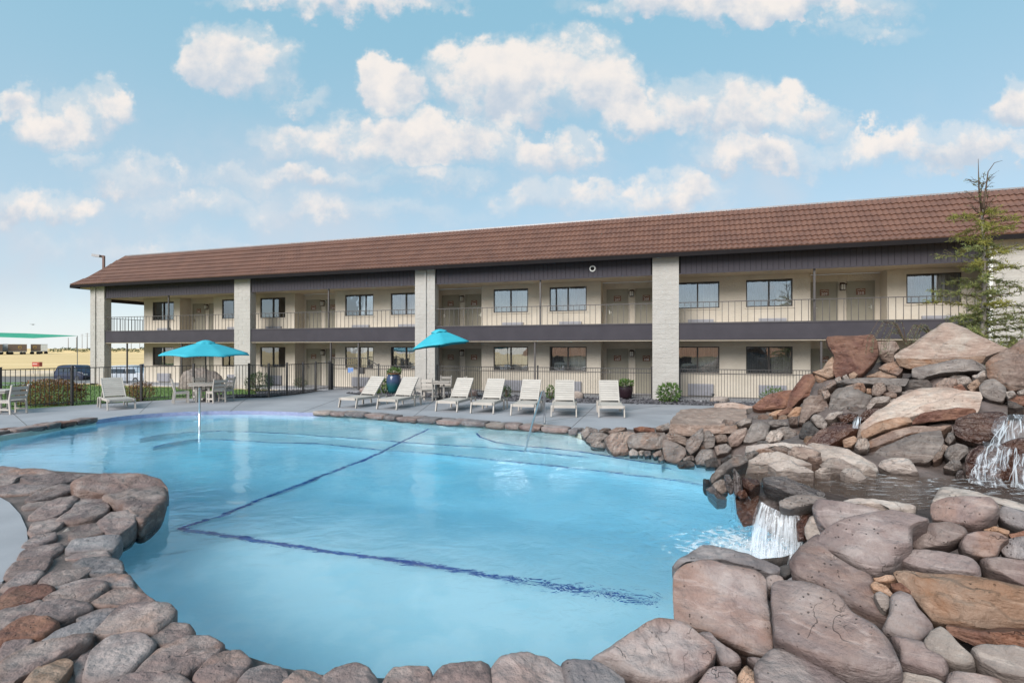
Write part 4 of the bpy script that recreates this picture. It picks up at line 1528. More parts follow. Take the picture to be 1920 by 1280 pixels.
# ---------------- the rock waterfall
pile = empty('rock_waterfall', W(1600, 905, .3), 0, 'mortared bank of small stones and ledges carrying the waterfall on the right of the pool', 'waterfall')


def s(crop, px, z, e, mat, th=.3, bu=.1, k=5, facet=0, label=None, rough=.07, az=0, mode='z', sink=.1):
    ang = crop in 'DE'
    if ang: mat = {'mauve': 'brown', 'grey': 'warmgrey'}.get(mat, mat)
    if crop in 'BC': sink = .24; rough *= 1.5; facet += 1; k = max(k, 6)
    if ang: facet += 3; bu *= 1.25; k = max(k, 7)
    if mat in ('orange', 'red') and crop in 'BC': ang = True; facet += 2
    stone(crop, px, mode, z, e, th, bu, k, mat, None if label else pile, label, rough, facet, az, name='boulder' if label else 'stone', sink=sink, ang=ang)


# foreground, bottom right
s('B', [(808,680),(880,610),(1000,590),(1100,620),(1270,650),(1320,700),(1340,850),(1375,1140),(1300,1145),(1170,1090),(1050,1030),(900,960),(810,920)], 3.9, 52, 'mauve', .4, .10, 6, 1, 'large squarish mauve slab leaning into the pool at the foot of the waterfall', .05)
s('B', [(800,620),(880,560),(980,505),(1100,530),(1210,560),(1400,620),(1370,660),(1250,640),(1090,610),(900,600),(830,640)], 4.6, 60, 'grey', .3, .1, 4, 1, 'flat grey brown rock at the pool edge behind the large squarish slab', .06)
s('C', [(-35,740),(60,720),(180,735),(330,800),(430,910),(560,990),(640,1080),(695,1190),(690,1240),(600,1270),(440,1260),(250,1190),(60,1090),(-20,1040),(-30,900)], 3.2, 55, 'mauve', .35, .13, 5, 0, 'large oval sandstone boulder with orange rim in the bottom right foreground', .03)
s('C', [(65,600),(120,520),(220,450),(260,480),(300,560),(420,640),(530,690),(560,780),(630,900),(625,940),(560,920),(400,850),(260,760),(160,715),(90,670)], 3.95, 58, 'coping', .3, .1, 5, 1, 'long dark mauve slab sloping between the oval boulder and the waterfall pool', .05)
s('C', [(222,500),(240,450),(350,380),(500,340),(650,320),(760,340),(860,370),(760,420),(755,530),(690,590),(640,640),(560,668),(470,640),(330,560),(240,530)], 4.1, 48, 'mauve', .4, .16, 5, 2, 'thick grey brown boulder resting on the slab right of the lower fall', .05)
s('C', [(755,480),(780,410),(860,375),(980,370),(1060,400),(1078,435),(1040,470),(940,515),(800,525),(765,510)], 4.12, 30, 'coping', .3, .13, 3, 1, None, .06)
s('C', [(870,310),(880,260),(950,235),(1100,232),(1210,240),(1255,280),(1250,320),(1200,380),(1130,415),(1000,390),(890,355)], 4.4, 35, 'coping', .35, .16, 4, 2, 'rounded brown boulder sitting on the pale slab beside the upper stream', .05)
s('B', [(1460,620),(1500,585),(1560,570),(1600,600),(1560,650),(1480,660)], 4.95, 30, 'wetgrey', .3, .08, 4, 0, None)
s('C', [(885,250),(930,170),(1050,185),(1250,235),(1450,290),(1450,330),(1270,275),(1100,250),(950,250)], 4.75, 75, 'pale', .2, .05, 6, 0, 'long pale slab on the near bank of the upper stream', .04)
for px, z, e, mt, th, bu in [
 ([(1030,500),(1060,450),(1130,428),(1250,430),(1315,465),(1270,500),(1240,565),(1160,575),(1060,555)], 3.95, 32, 'coping', .3, .13),
 ([(1270,520),(1310,470),(1402,455),(1470,470),(1470,600),(1402,600),(1300,570)], 3.9, 32, 'grey', .3, .13),
 ([(695,580),(750,535),(850,535),(1000,560),(1110,590),(1150,640),(1140,685),(1000,680),(830,650),(720,610)], 3.85, 48, 'mauve', .25, .1),
 ([(1150,590),(1250,580),(1402,600),(1520,620),(1520,730),(1402,725),(1280,680),(1190,650)], 3.75, 45, 'coping', .25, .1),
 ([(590,990),(630,900),(640,800),(690,770),(760,800),(800,870),(885,970),(860,1010),(800,1060),(700,1050),(620,1020)], 3.4, 50, 'mauve', .25, .1),
 ([(640,1035),(720,1040),(830,1070),(850,1110),(960,1170),(970,1230),(950,1265),(850,1240),(700,1190),(690,1120)], 3.08, 58, 'coping', .25, .08),
 ([(830,1060),(870,1000),(920,978),(970,1010),(1030,1080),(1110,1150),(1120,1190),(1060,1210),(960,1170),(850,1110)], 3.06, 52, 'pale', .2, .09),
 ([(1100,1110),(1140,1088),(1260,1090),(1402,1110),(1520,1150),(1520,1290),(1402,1275),(1250,1240),(1150,1180)], 2.9, 58, 'pale', .25, .09),
 ([(525,720),(550,700),(620,740),(655,775),(640,785),(580,765),(540,750)], 3.7, 45, 'orange', .15, .05),
 ([(545,780),(580,765),(635,800),(632,850),(610,872),(580,850),(555,810)], 3.6, 45, 'pale', .15, .06),
 ([(640,710),(700,720),(760,770),(755,785),(690,765),(650,740)], 3.65, 45, 'red', .15, .05),
 ([(540,680),(650,670),(690,690),(620,712),(560,700)], 3.8, 50, 'orange', .15, .04),
 ([(195,290),(210,255),(260,248),(400,270),(560,300),(620,320),(520,335),(400,370),(290,410),(240,380),(210,340)], 4.85, 50, 'mauve', .3, .1),
 ([(370,245),(450,235),(600,245),(780,275),(770,290),(640,305),(620,280),(500,270),(400,270)], 5.1, 68, 'pale', .2, .04),
 ([(150,390),(180,330),(210,330),(240,400),(260,440),(220,460),(170,470),(150,430)], 5.0, 20, 'pale', .3, .1),
 ([(1250,330),(1280,275),(1402,310),(1460,330),(1460,415),(1380,410),(1290,375)], 4.3, 35, 'grey', .25, .08),
 ([(1170,405),(1240,385),(1320,410),(1310,430),(1200,415)], 4.2, 45, 'orange', .15, .03),
 ([(1315,430),(1402,418),(1460,430),(1460,460),(1340,460)], 4.1, 40, 'red', .15, .04),
 ([(970,1240),(1040,1230),(1260,1270),(1280,1330),(970,1340)], 2.85, 60, 'coping', .2, .05),
 ([(700,1240),(800,1262),(930,1285),(960,1340),(700,1340)], 2.95, 60, 'pale', .2, .06),
 ([(0,1090),(200,1180),(340,1260),(420,1330),(-60,1340),(-140,1200),(-60,1110)], 3.1, 72, 'mauve', .2, .04)]:
    s('C', px, z, e, mt, th, bu, 4, 0, None, .05)
s('C', [(660,650),(720,640),(850,660),(1100,670),(1402,740),(1520,760),(1520,975),(1402,970),(1150,975),(960,960),(880,930),(780,800),(700,720)], 3.45, 40, 'orange', .4, .15, 7, 3, 'big angular orange sandstone block at the right edge of the foreground', .05)
s('C', [(960,955),(1150,985),(1402,985),(1520,990),(1520,1115),(1402,1115),(1200,1090),(1080,1050),(980,1000)], 3.15, 15, 'red', .3, .06, 6, 2, None, .08)
for px, z, e, mt in [
 ([(1220,1150),(1320,1165),(1385,1190),(1390,1250),(1350,1265),(1280,1210)], 3.4, 68, 'mauve'), ([(940,1010),(1000,1000),(1060,1060),(1180,1140),(1180,1180),(1080,1200),(1030,1110)], 3.5, 62, 'mauve'),
 ([(930,1330),(1000,1220),(1100,1200),(1160,1250),(1150,1340)], 3.2, 70, 'mauve'), ([(1160,1270),(1220,1185),(1320,1260),(1340,1330),(1160,1340)], 3.2, 70, 'orange'),
 ([(1325,690),(1370,670),(1420,680),(1435,710),(1380,730),(1350,760),(1330,740)], 4.35, 50, 'coping'), ([(1440,712),(1480,685),(1540,700),(1555,722),(1480,732)], 4.3, 50, 'grey'),
 ([(1370,660),(1410,620),(1470,610),(1478,660),(1440,692),(1390,668)], 4.55, 45, 'dark')]:
    s('B', px, z, e, mt, .2, .06, 4, 0, None, .05)
stone('B', [(340,1160),(500,1050),(690,930),(790,930),(880,960),(1030,1080),(1020,1160),(950,1240),(860,1320),(600,1340),(420,1240),(345,1195)], 'z', 3.4, 50, .4, .16, 4, 'mauve', None, 'rough wrinkled boulder at the bottom edge of the pool, right of the coping', .10, 2, name='boulder')

# wall of stones under the flat platform at the far right of the pool
s('D', [(890,300),(950,237),(1100,225),(1300,222),(1480,240),(1512,290),(1400,300),(1300,330),(1100,335),(900,328)], .46, 84, 'platform', .24, .03, 9, 0, 'flat orange topped stone platform on the pool bank right of the last lounger', .02, mode='h')
s('D', [(875,375),(885,325),(1070,335),(1300,335),(1290,380),(1000,402),(880,380)], 10.35, 15, 'platform', .5, .08, 6, 1, None, .05)
s('D', [(1165,200),(1170,193),(1290,192),(1440,215),(1430,230),(1170,224)], 13.6, 55, 'platform', .4, .05, 6, 0, None, .03)
DW = [
 ([(1308,320),(1350,290),(1405,300),(1400,330),(1340,345)],10.2,'pale'), ([(605,440),(620,400),(680,382),(840,380),(850,420),(820,480),(740,492),(620,480)],10.3,'grey'),
 ([(455,430),(500,390),(600,375),(660,385),(620,410),(605,450),(612,520),(520,532),(480,482)],10.5,'mauve'), ([(335,430),(370,385),(440,382),(490,400),(430,450),(370,452)],11.1,'grey'),
 ([(305,380),(340,345),(410,355),(420,385),(370,388),(330,420)],11.6,'grey'), ([(365,465),(400,440),(460,445),(460,482),(400,480)],10.8,'pale'),
 ([(830,440),(850,420),(900,440),(975,480),(980,520),(920,582),(850,560),(835,500)],9.7,'grey'), ([(850,400),(880,380),(980,410),(985,460),(900,440),(855,425)],10.0,'mauve'),
 ([(985,440),(1040,380),(1090,348),(1095,420),(1060,490),(1010,520),(980,480)],9.75,'grey'), ([(1095,380),(1130,370),(1170,410),(1160,470),(1110,480),(1080,440)],9.8,'grey'),
 ([(1160,400),(1240,395),(1250,440),(1180,445)],9.85,'mauve'), ([(1165,470),(1240,450),(1275,480),(1250,520),(1180,532)],9.55,'grey'),
 ([(1040,545),(1080,490),(1150,490),(1160,550),(1100,592),(1050,585)],9.3,'grey'), ([(920,572),(1000,558),(1040,580),(1030,612),(940,610)],9.3,'dark'),
 ([(1250,420),(1290,370),(1370,350),(1370,400),(1320,460),(1270,470)],9.6,'mauve'), ([(1350,440),(1400,330),(1450,310),(1520,330),(1500,430),(1400,447)],9.5,'grey'),
 ([(1490,420),(1520,380),(1580,360),(1610,390),(1580,440),(1510,447)],9.3,'pale'), ([(1560,360),(1640,345),(1690,370),(1680,420),(1610,432),(1600,390)],9.4,'grey'),
 ([(615,500),(640,485),(675,510),(670,532),(620,532)],10.1,'pale'), ([(675,500),(710,495),(705,532),(680,527)],10.1,'pale'), ([(710,500),(755,498),(760,532),(720,534)],10.0,'grey'),
 ([(765,520),(820,490),(830,530),(780,548)],9.95,'grey'), ([(800,555),(830,520),(845,560),(820,578)],9.7,'grey'), ([(960,545),(1030,530),(1035,560),(970,562)],9.5,'grey'),
 ([(1510,310),(1600,300),(1640,330),(1560,350),(1515,335)],9.6,'grey'), ([(1640,290),(1700,275),(1700,330),(1650,325)],9.6,'mauve'),
 ([(785,350),(870,315),(885,350),(830,378),(790,372)],11.2,'grey'), ([(645,350),(700,345),(775,350),(780,375),(690,378)],11.5,'red'), ([(480,372),(530,352),(600,355),(590,375),(500,392)],11.8,'mauve'),
 ([(415,375),(440,355),(500,355),(475,382)],12.1,'grey'), ([(1200,560),(1270,520),(1290,560),(1230,600)],9.1,'dark'), ([(1100,560),(1180,540),(1190,600),(1110,620)],9.15,'dark')]
for px, z, mt in DW:
    s('D', px, z, 28, mt, .35, .10, 3.2, 1, None, .06, sink=.05)
for px, z, e, mt in [
 ([(1135,680),(1200,610),(1290,530),(1330,520),(1380,560),(1340,590),(1250,640),(1180,690),(1150,710)],6.4,45,'grey'), ([(1150,720),(1200,680),(1250,690),(1250,750),(1210,780),(1165,760)],6.0,30,'pale'),
 ([(1110,745),(1150,720),(1200,790),(1250,805),(1180,810)],5.8,35,'wetgrey'), ([(1090,690),(1130,680),(1140,705),(1110,712)],6.3,40,'dark'),
 ([(1225,650),(1260,650),(1290,700),(1285,770),(1260,780),(1235,720)],5.75,15,'wetgrey'), ([(1285,600),(1330,660),(1340,760),(1300,800),(1285,740)],5.7,12,'wetgrey'),
 ([(1340,670),(1440,680),(1460,720),(1400,760),(1350,722)],5.6,35,'wetred'), ([(1300,760),(1360,745),(1380,790),(1330,810)],5.6,20,'wetred'), ([(1580,820),(1650,790),(1800,780),(1880,800),(1800,850),(1650,872),(1590,852)],5.15,35,'grey'),
 ([(1300,800),(1400,760),(1450,790),(1430,960),(1350,985),(1310,900)],5.75,8,'wetred'), ([(1640,905),(1700,870),(1800,868),(1790,905),(1720,1020),(1690,1000)],5.3,25,'wetred'),
 ([(1430,790),(1560,770),(1680,860),(1690,1000),(1560,1050),(1440,960)],5.75,8,'wetgrey'), ([(1690,960),(1760,900),(1800,960),(1790,1060),(1700,1080)],5.2,10,'wetred')]:
    s('D', px, z, e, mt, .35, .08, 4, 1, None, .07, sink=.14)
s('D', [(1470,682),(1500,668),(1600,668),(1750,718),(1870,768),(1870,790),(1700,792),(1550,752),(1480,722)], 5.45, 40, 'wetgrey', .3, .05, 6, 2, 'dark split ledge at the lip of the lower fall', .09)

# upper pile
s('E', [(530,115),(600,108),(720,110),(840,98),(868,150),(875,240),(850,280),(780,370),(740,388),(690,360),(600,392),(575,330),(590,240),(550,170)], 10.2, 8, 'red', .7, .12, 7, 2, 'upright dark reddish brown boulder standing on top of the rock pile', .05)
s('E', [(500,335),(545,270),(575,240),(590,300),(580,375),(540,385),(440,345)], 10.45, 20, 'orange', .4, .1, 4, 1, None, .05)
s('E', [(870,145),(990,140),(1020,190),(980,220),(1000,270),(960,292),(910,272),(880,240)], 10.6, 10, 'mauve', .5, .12, 4, 2, None, .09)
s('E', [(990,232),(1090,170),(1230,80),(1310,30),(1360,25),(1450,60),(1560,120),(1680,170),(1745,192),(1590,240),(1560,262),(1400,262),(1250,272),(1110,300),(1020,300)], 9.4, 30, 'banded', .5, .10, 7, 2, 'large pale peaked slab crowning the rock pile beside the conifer', .04)
s('E', [(1003,255),(1300,262),(1590,238),(1560,290),(1400,290),(1250,300),(1110,328),(1025,305)], 9.1, 5, 'orange', .5, .06, 6, 1, None, .05)
s('E', [(1600,290),(1640,250),(1740,200),(1850,120),(1950,90),(2010,300),(1980,450),(1849,475),(1750,475),(1700,425),(1610,385),(1600,330)], 8.2, 22, 'mauve', .8, .18, 4, 1, 'big smooth rust brown boulder at the right edge of the upper rock pile', .035)
s('E', [(1110,320),(1270,290),(1390,262),(1500,265),(1590,310),(1600,340),(1440,347),(1250,367),(1170,392),(1110,378)], 8.95, 18, 'grey', .3, .07, 5, 1, 'long grey slab tucked under the pale peaked slab', .05)
s('E', [(1020,437),(1080,400),(1210,400),(1242,440),(1195,470),(1060,467)], 9.15, 20, 'dark', .3, .08, 4, 1, None, .06)
s('E', [(600,422),(660,395),(900,385),(1080,392),(1050,440),(900,432),(700,435)], 9.35, 30, 'grey', .3, .06, 5, 1, None, .05)
s('E', [(270,582),(290,490),(380,370),(460,360),(550,380),(545,412),(500,472),(440,502),(370,532),(290,588)], 11.0, 22, 'red', .6, .12, 6, 2, 'dark red wedge shaped boulder on the left flank of the rock pile', .05)
s('E', [(40,578),(130,510),(220,475),(310,465),(290,502),(270,582),(180,592),(80,598)], 11.6, 30, 'red', .5, .12, 5, 2, 'low rusty wedge rock at the far left foot of the rock pile', .05)
s('E', [(345,692),(380,540),(420,505),(500,500),(530,540),(548,600),(440,632),(380,702)], 9.6, 18, 'mauve', .5, .12, 6, 2, 'tall mauve boulder above the cave at the left of the pile', .05)
s('E', [(550,602),(570,490),(610,455),(700,440),(780,490),(840,515),(800,592),(740,618),(600,608)], 9.3, 24, 'grey', .5, .12, 6, 2, 'broad grey boulder in the middle of the rock pile', .04)
s('E', [(745,795),(760,720),(850,640),(1000,540),(1100,490),(1200,470),(1330,455),(1420,470),(1550,480),(1565,520),(1540,600),(1520,625),(1400,612),(1200,640),(1080,682),(900,762),(800,805)], 7.9, 42, 'banded', .6, .13, 7, 3, 'long slanted mauve slab in the centre of the rock pile', .06)
s('E', [(840,902),(900,850),(1050,790),(1200,745),(1290,735),(1310,800),(1290,882),(1240,922),(1200,952),(1080,962),(900,922)], 7.3, 28, 'grey', .5, .1, 5, 2, 'broad dark grey rock under the slanted slab at the stream edge', .06)
s('E', [(1380,722),(1400,665),(1500,630),(1600,612),(1700,610),(1738,640),(1722,722),(1640,792),(1560,822),(1460,802),(1395,768)], 6.95, 24, 'wetred', .5, .12, 4, 2, 'wet dark red boulder left of the upper fall', .06)
s('E', [(1470,1042),(1465,930),(1490,870),(1560,835),(1650,850),(1760,800),(1900,780),(1990,800),(1990,1065),(1849,1092),(1700,1092),(1560,1082)], 6.3, 12, 'wetred', .6, .12, 5, 2, 'large wet rust coloured boulder below the upper fall at right', .06)
s('E', [(875,972),(910,930),(1000,920),(1080,930),(1120,985),(1150,1042),(1050,1032),(950,1012)], 6.85, 38, 'pale', .35, .12, 3.5, 1, 'smooth whitish boulder standing in the stream', .04)
EW = [
 ([(880,322),(930,290),(1000,275),(1042,330),(1010,367),(930,348)],9.6,35,'mauve'), ([(800,372),(880,350),(1000,375),(900,392)],9.5,62,'orange'),
 ([(585,392),(620,375),(637,405),(600,422)],9.9,30,'pale'), ([(635,387),(665,368),(687,390),(650,404)],9.85,30,'pale'), ([(680,367),(715,342),(742,365),(722,392),(688,390)],9.8,25,'orange'),
 ([(525,445),(590,395),(602,437),(530,462)],9.8,30,'mauve'), ([(660,442),(700,430),(782,432),(797,472),(760,492),(690,472)],9.35,30,'mauve'), ([(832,472),(850,425),(917,420),(932,470),(882,507),(838,497)],9.1,22,'mauve'),
 ([(928,452),(960,432),(1032,440),(1032,477),(960,490)],9.05,30,'grey'), ([(798,467),(830,455),(832,492),(800,490)],9.2,30,'orange'), ([(903,492),(950,478),(1002,490),(997,517),(930,520)],9.0,30,'mauve'),
 ([(998,522),(1040,495),(1082,520),(1052,547),(1003,547)],8.95,30,'grey'), ([(800,572),(840,525),(920,515),(962,525),(942,557),(850,567),(808,607)],9.0,35,'pale'), ([(948,547),(970,525),(1002,550),(972,567)],8.9,35,'pale'),
 ([(1028,482),(1080,470),(1162,475),(1182,500),(1090,527),(1040,497)],8.95,35,'grey'), ([(1090,652),(1200,612),(1400,585),(1520,590),(1520,642),(1400,662),(1200,682),(1110,692)],7.65,5,'red'),
 ([(760,742),(850,690),(1000,650),(1080,645),(1100,682),(1000,722),(830,772),(780,792)],7.7,25,'orange'), ([(800,815),(880,775),(1000,740),(1090,720),(1300,715),(1362,700),(1300,742),(1100,772),(950,812),(820,852)],7.55,45,'mauve'),
 ([(718,852),(740,800),(800,790),(822,830),(802,862),(750,872)],7.5,25,'pale'), ([(1318,902),(1340,850),(1400,820),(1472,840),(1477,882),(1420,932),(1350,932)],6.95,25,'grey'),
 ([(1308,982),(1370,930),(1422,940),(1442,992),(1380,1002)],6.8,30,'grey'), ([(1388,1042),(1410,1000),(1442,1000),(1457,1062),(1400,1067)],6.5,15,'wetgrey'), ([(1238,932),(1280,880),(1317,880),(1302,922),(1250,947)],7.1,30,'mauve'),
 ([(1320,800),(1350,745),(1380,760),(1395,800),(1350,830)],7.2,25,'grey'), ([(1270,880),(1300,820),(1345,840),(1330,880)],7.15,28,'mauve'),
 ([(1550,442),(1590,400),(1650,390),(1722,440),(1737,502),(1702,547),(1620,532),(1560,492)],7.9,22,'grey'), ([(1258,432),(1320,395),(1402,400),(1402,442),(1340,472),(1280,462)],8.6,28,'mauve'),
 ([(1388,397),(1480,380),(1502,410),(1440,442),(1400,422)],8.5,32,'pale'), ([(1498,372),(1600,350),(1607,382),(1540,397)],8.5,40,'pale'), ([(1468,442),(1540,400),(1562,430),(1502,477)],8.2,28,'orange'),
 ([(1370,440),(1430,435),(1470,470),(1400,478)],8.3,30,'red'), ([(1738,522),(1849,482),(1980,500),(1980,582),(1849,577),(1760,562)],7.6,15,'red'), ([(1720,480),(1780,470),(1800,505),(1745,525)],7.7,30,'pale'), ([(1800,480),(1860,470),(1930,480),(1900,505),(1820,505)],7.6,35,'pale'),
 ([(423,662),(450,630),(502,640),(537,690),(522,722),(470,712)],8.75,22,'grey'), ([(348,762),(380,690),(420,670),(442,702),(492,742),(410,792),(370,787)],8.6,22,'dark'),
 ([(598,642),(680,620),(742,630),(722,672),(640,692)],8.6,18,'wetred'), ([(748,642),(800,600),(882,600),(902,620),(820,662),(760,667)],8.3,40,'wetred'), ([(518,662),(550,620),(642,610),(642,632),(570,662)],8.8,40,'pale'),
 ([(500,475),(540,470),(560,500),(520,525)],9.5,30,'mauve'), ([(395,832),(470,760),(560,720),(760,690),(802,700),(700,752),(600,812),(550,837)],8.2,52,'wetred'), ([(640,800),(720,770),(740,800),(700,850),(650,845)],7.9,20,'orange'),
 ([(560,690),(640,680),(700,700),(640,730),(570,740)],8.4,30,'wetred'), ([(1740,545),(1800,560),(1849,580),(1800,600),(1742,590)],7.2,40,'dark'), ([(140,640),(220,610),(300,600),(300,625),(200,650)],11.2,50,'orange'), ([(200,625),(290,585),(330,590),(310,620),(230,640)],11.0,40,'red'),
 ([(270,640),(330,580),(370,580),(350,640),(300,650)],10.4,35,'orange'),
 # slabs at the head of the lower fall
 ([(0,842),(100,825),(350,825),(422,840),(482,882),(430,892),(280,862),(180,852),(60,872),(0,882)],7.3,62,'pale'), ([(410,832),(450,818),(550,835),(650,870),(770,920),(852,960),(872,1002),(820,1002),(740,987),(620,957),(490,932),(480,892)],6.9,58,'pale'),
 ([(273,882),(320,850),(420,855),(492,890),(440,932),(340,912),(280,902)],6.75,55,'mauve'), ([(168,867),(220,848),(282,860),(272,887),(210,887)],6.95,58,'mauve'), ([(58,882),(130,855),(202,890),(100,897)],6.8,60,'mauve'),
 ([(-20,952),(90,900),(200,905),(360,930),(432,962),(300,972),(120,962)],6.4,62,'pale'), ([(143,962),(200,940),(300,955),(400,985),(447,1012),(330,1017),(200,1002)],6.2,60,'pale'), ([(488,962),(540,935),(650,960),(752,992),(750,1012),(620,1002),(510,987)],6.45,60,'pale'),
 ([(623,1037),(660,1000),(750,1010),(797,1052),(740,1070),(660,1062)],6.1,60,'pale'), ([(748,992),(800,980),(872,1010),(862,1027),(770,1022)],6.4,60,'pale'), ([(403,942),(430,900),(492,910),(502,942),(460,957)],6.6,52,'mauve'), ([(-10,935),(40,870),(82,880),(40,925)],6.6,45,'grey'), ([(455,1005),(520,1000),(560,1015),(500,1025)],6.2,62,'pale')]
for px, z, e, mt in EW:
    s('E', px, z, e, mt, .35, .08, 3.6, 1, None, .06)

# ---------------- mortar bed and mound under the stones
chain = pool[2 * len(pool_far) - 2: 2 * (len(pool_far) + len(pool_near)) - 1]
mb = MB()
MZ = .072
mb.sheet(chain + [(-15, 9.7), (-15, 1.2), (.55, 1.2)], MZ)
for a, b_ in zip(chain[:-1], chain[1:]): mb.poly([(a[0], a[1], MZ), (a[0], a[1], -.16), (b_[0], b_[1], -.16), (b_[0], b_[1], MZ)])
mb.build('mortar', M['mortar'], near_cop).location = -near_cop.matrix_basis.translation
# the small concrete pad at the left edge
pad = [W(x, y, .08) for x, y in [(-120, 925), (0, 933), (18, 943), (38, 965), (50, 992), (52, 1012), (44, 1042), (26, 1070), (4, 1092), (-120, 1110)]]
mb = MB(); mb.prism([(p.x, p.y) for p in pad], -.05, .09)
tag(mb.build('near_pavement', M['concrete']), kind='structure')

pts = [(c.x, c.y, c.z) for c, b in ctrl[len(NEAR) + len(BOT):]]
for x in range(3, 16): pts += [(x, 15.3, -.4), (x, 14.5, -.3)]
for y in range(0, 15): pts += [(13.5, y, .2)]
for x in range(1, 12): pts += [(x, 1.0, -.05)]
pts += [(10.5, 9, 1.6), (10.5, 10, 1.3), (9.5, 10.5, 1.5), (11, 8, 1.6), (10, 12, .4), (8, 12.5, .2), (9.5, 7.5, 1.5), (8.0, 10.6, 1.3), (7.2, 11.2, .9)]
pool_shrunk = grow(pool, .09)


def mound_h(x, y):
    a = b = 0.0
    for (px, py, pz) in pts:
        d = (px - x) ** 2 + (py - y) ** 2
        w = 1.0 / (d * d + 2e-4)
        a += w * pz; b += w
    h = a / b
    if inside(pool_shrunk, x, y): h = -3.2
    return h + .04 * noise.noise((x * 3, y * 3, 1.0))


mb = MB(); mb.smooth = True
mx = axis([(.6, 8, 62), (8, 13, 20)]); my = axis([(1.4, 8, 60), (8, 14.6, 44)])
for y in my:
    for x in mx: mb.v.append((x, y, mound_h(x, y)))
nx = len(mx)
for j in range(len(my) - 1):
    for i in range(nx - 1):
        a = j * nx + i
        mb.face((a, a + 1, a + nx + 1, a + nx))
mb.build('mound', M['mortar'], pile).location = -pile.matrix_basis.translation
# small rubble wedged between the boulders
rr = random.Random(88); k = 0
rub = []
for q in range(6):
    ring = [Vector((cos(2 * pi * i / 7) * rr.uniform(.7, 1.1), sin(2 * pi * i / 7) * rr.uniform(.6, 1.0), 0)) for i in range(7)]
    rub.append([stone_mesh(catmull(ring, 14, .3), Vector((0, 0, 0)), Vector((0, 0, 1)), .8, .55, 5, 'stone', M[mt], 14, .10, 5, q * 7 + 1, True) for mt in ('brown', 'warmgrey', 'orange')])
while k < 110:
    x, y = rr.uniform(3.0, 9.5), rr.uniform(6.4, 12.6)
    if inside(pool_shrunk, x, y): continue
    z = mound_h(x, y)
    if z < .1 or (z < .62 and y < 7.6): continue
    sc = rr.uniform(.06, .17); k += 1
    o = inst(rub[rr.randrange(6)][rr.choice([0, 0, 1, 1, 1, 2])], 'stone', pile, Vector((x, y, z + sc * .25)) - pile.matrix_basis.translation, (rr.uniform(-.5, .5), rr.uniform(-.5, .5), rr.uniform(0, 6)), (sc, sc, sc))

# ---------------- running water
m, G, b, out = newmat('stream_water')
tcn = G.n('ShaderNodeTexCoord')
mp = G.n('ShaderNodeMapping'); G.put(mp.inputs[0], tcn.outputs['Object']); mp.inputs['Scale'].default_value = (1.0, 3.2, 1); mp.inputs['Rotation'].default_value = (0, 0, .25)
n1 = G.noise(mp.outputs[0], 4.5, 4.0, 0.6, 1.2)
sx = G.n('ShaderNodeSeparateXYZ'); G.put(sx.inputs[0], tcn.outputs['Object'])
foam = G.m('MULTIPLY', G.ramp(n1, 0.52, 0.66), G.ramp(sx.outputs[0], 3.0, 5.4))
G.put(b.inputs['Base Color'], G.mix(foam, (0.09, 0.05, 0.03), (0.75, 0.77, 0.8)))
b.inputs['Roughness'].default_value = 0.05
G.put(b.inputs['Alpha'], G.m('MULTIPLY_ADD', foam, 0.35, 0.50))
bp = G.n('ShaderNodeBump'); bp.inputs['Strength'].default_value = 1.0; bp.inputs['Distance'].default_value = 0.10
G.put(bp.inputs['Height'], n1); G.put(b.inputs['Normal'], bp.outputs[0])
M['stream'] = m
SH_ = .50
sp = [W(x, y, SH_) for x, y in [(1372, 893), (1420, 884), (1500, 880), (1600, 884), (1700, 893), (1800, 897), (1880, 890), (1960, 890), (1960, 940), (1860, 935), (1760, 950), (1690, 960), (1640, 945), (1560, 925), (1480, 912), (1420, 905), (1385, 905)]]
mb = MB(); mb.sheet([(p.x, p.y) for p in sp], SH_)
tag(mb.build('stream_water', M['stream']), kind='structure')

m, G, b, out = newmat('falling_water')
uvn = G.n('ShaderNodeUVMap')
mp = G.n('ShaderNodeMapping'); G.put(mp.inputs[0], uvn.outputs[0]); mp.inputs['Scale'].default_value = (20, 1.6, 1)
n1 = G.noise(mp.outputs[0], 1.0, 5.0, 0.62, 0.35)
mp2 = G.n('ShaderNodeMapping'); G.put(mp2.inputs[0], uvn.outputs[0]); mp2.inputs['Scale'].default_value = (5, 3, 1)
n2 = G.noise(mp2.outputs[0], 1.6, 4.0, 0.6, 0.8)
a_ = G.ramp(G.m('ADD', G.m('MULTIPLY', n1, .75), G.m('MULTIPLY', n2, .35)), 0.52, 0.74)
b.inputs['Base Color'].default_value = (0.82, 0.86, 0.92, 1)
b.inputs['Roughness'].default_value = 0.25
G.put(b.inputs['Alpha'], G.m('MULTIPLY_ADD', a_, .55, .05))
M['fall'] = m
m, G, b, out = newmat('white_water_strand')
b.inputs['Base Color'].default_value = (0.80, 0.85, 0.90, 1); b.inputs['Roughness'].default_value = 0.2; b.inputs['Alpha'].default_value = 0.34
M['strand'] = m


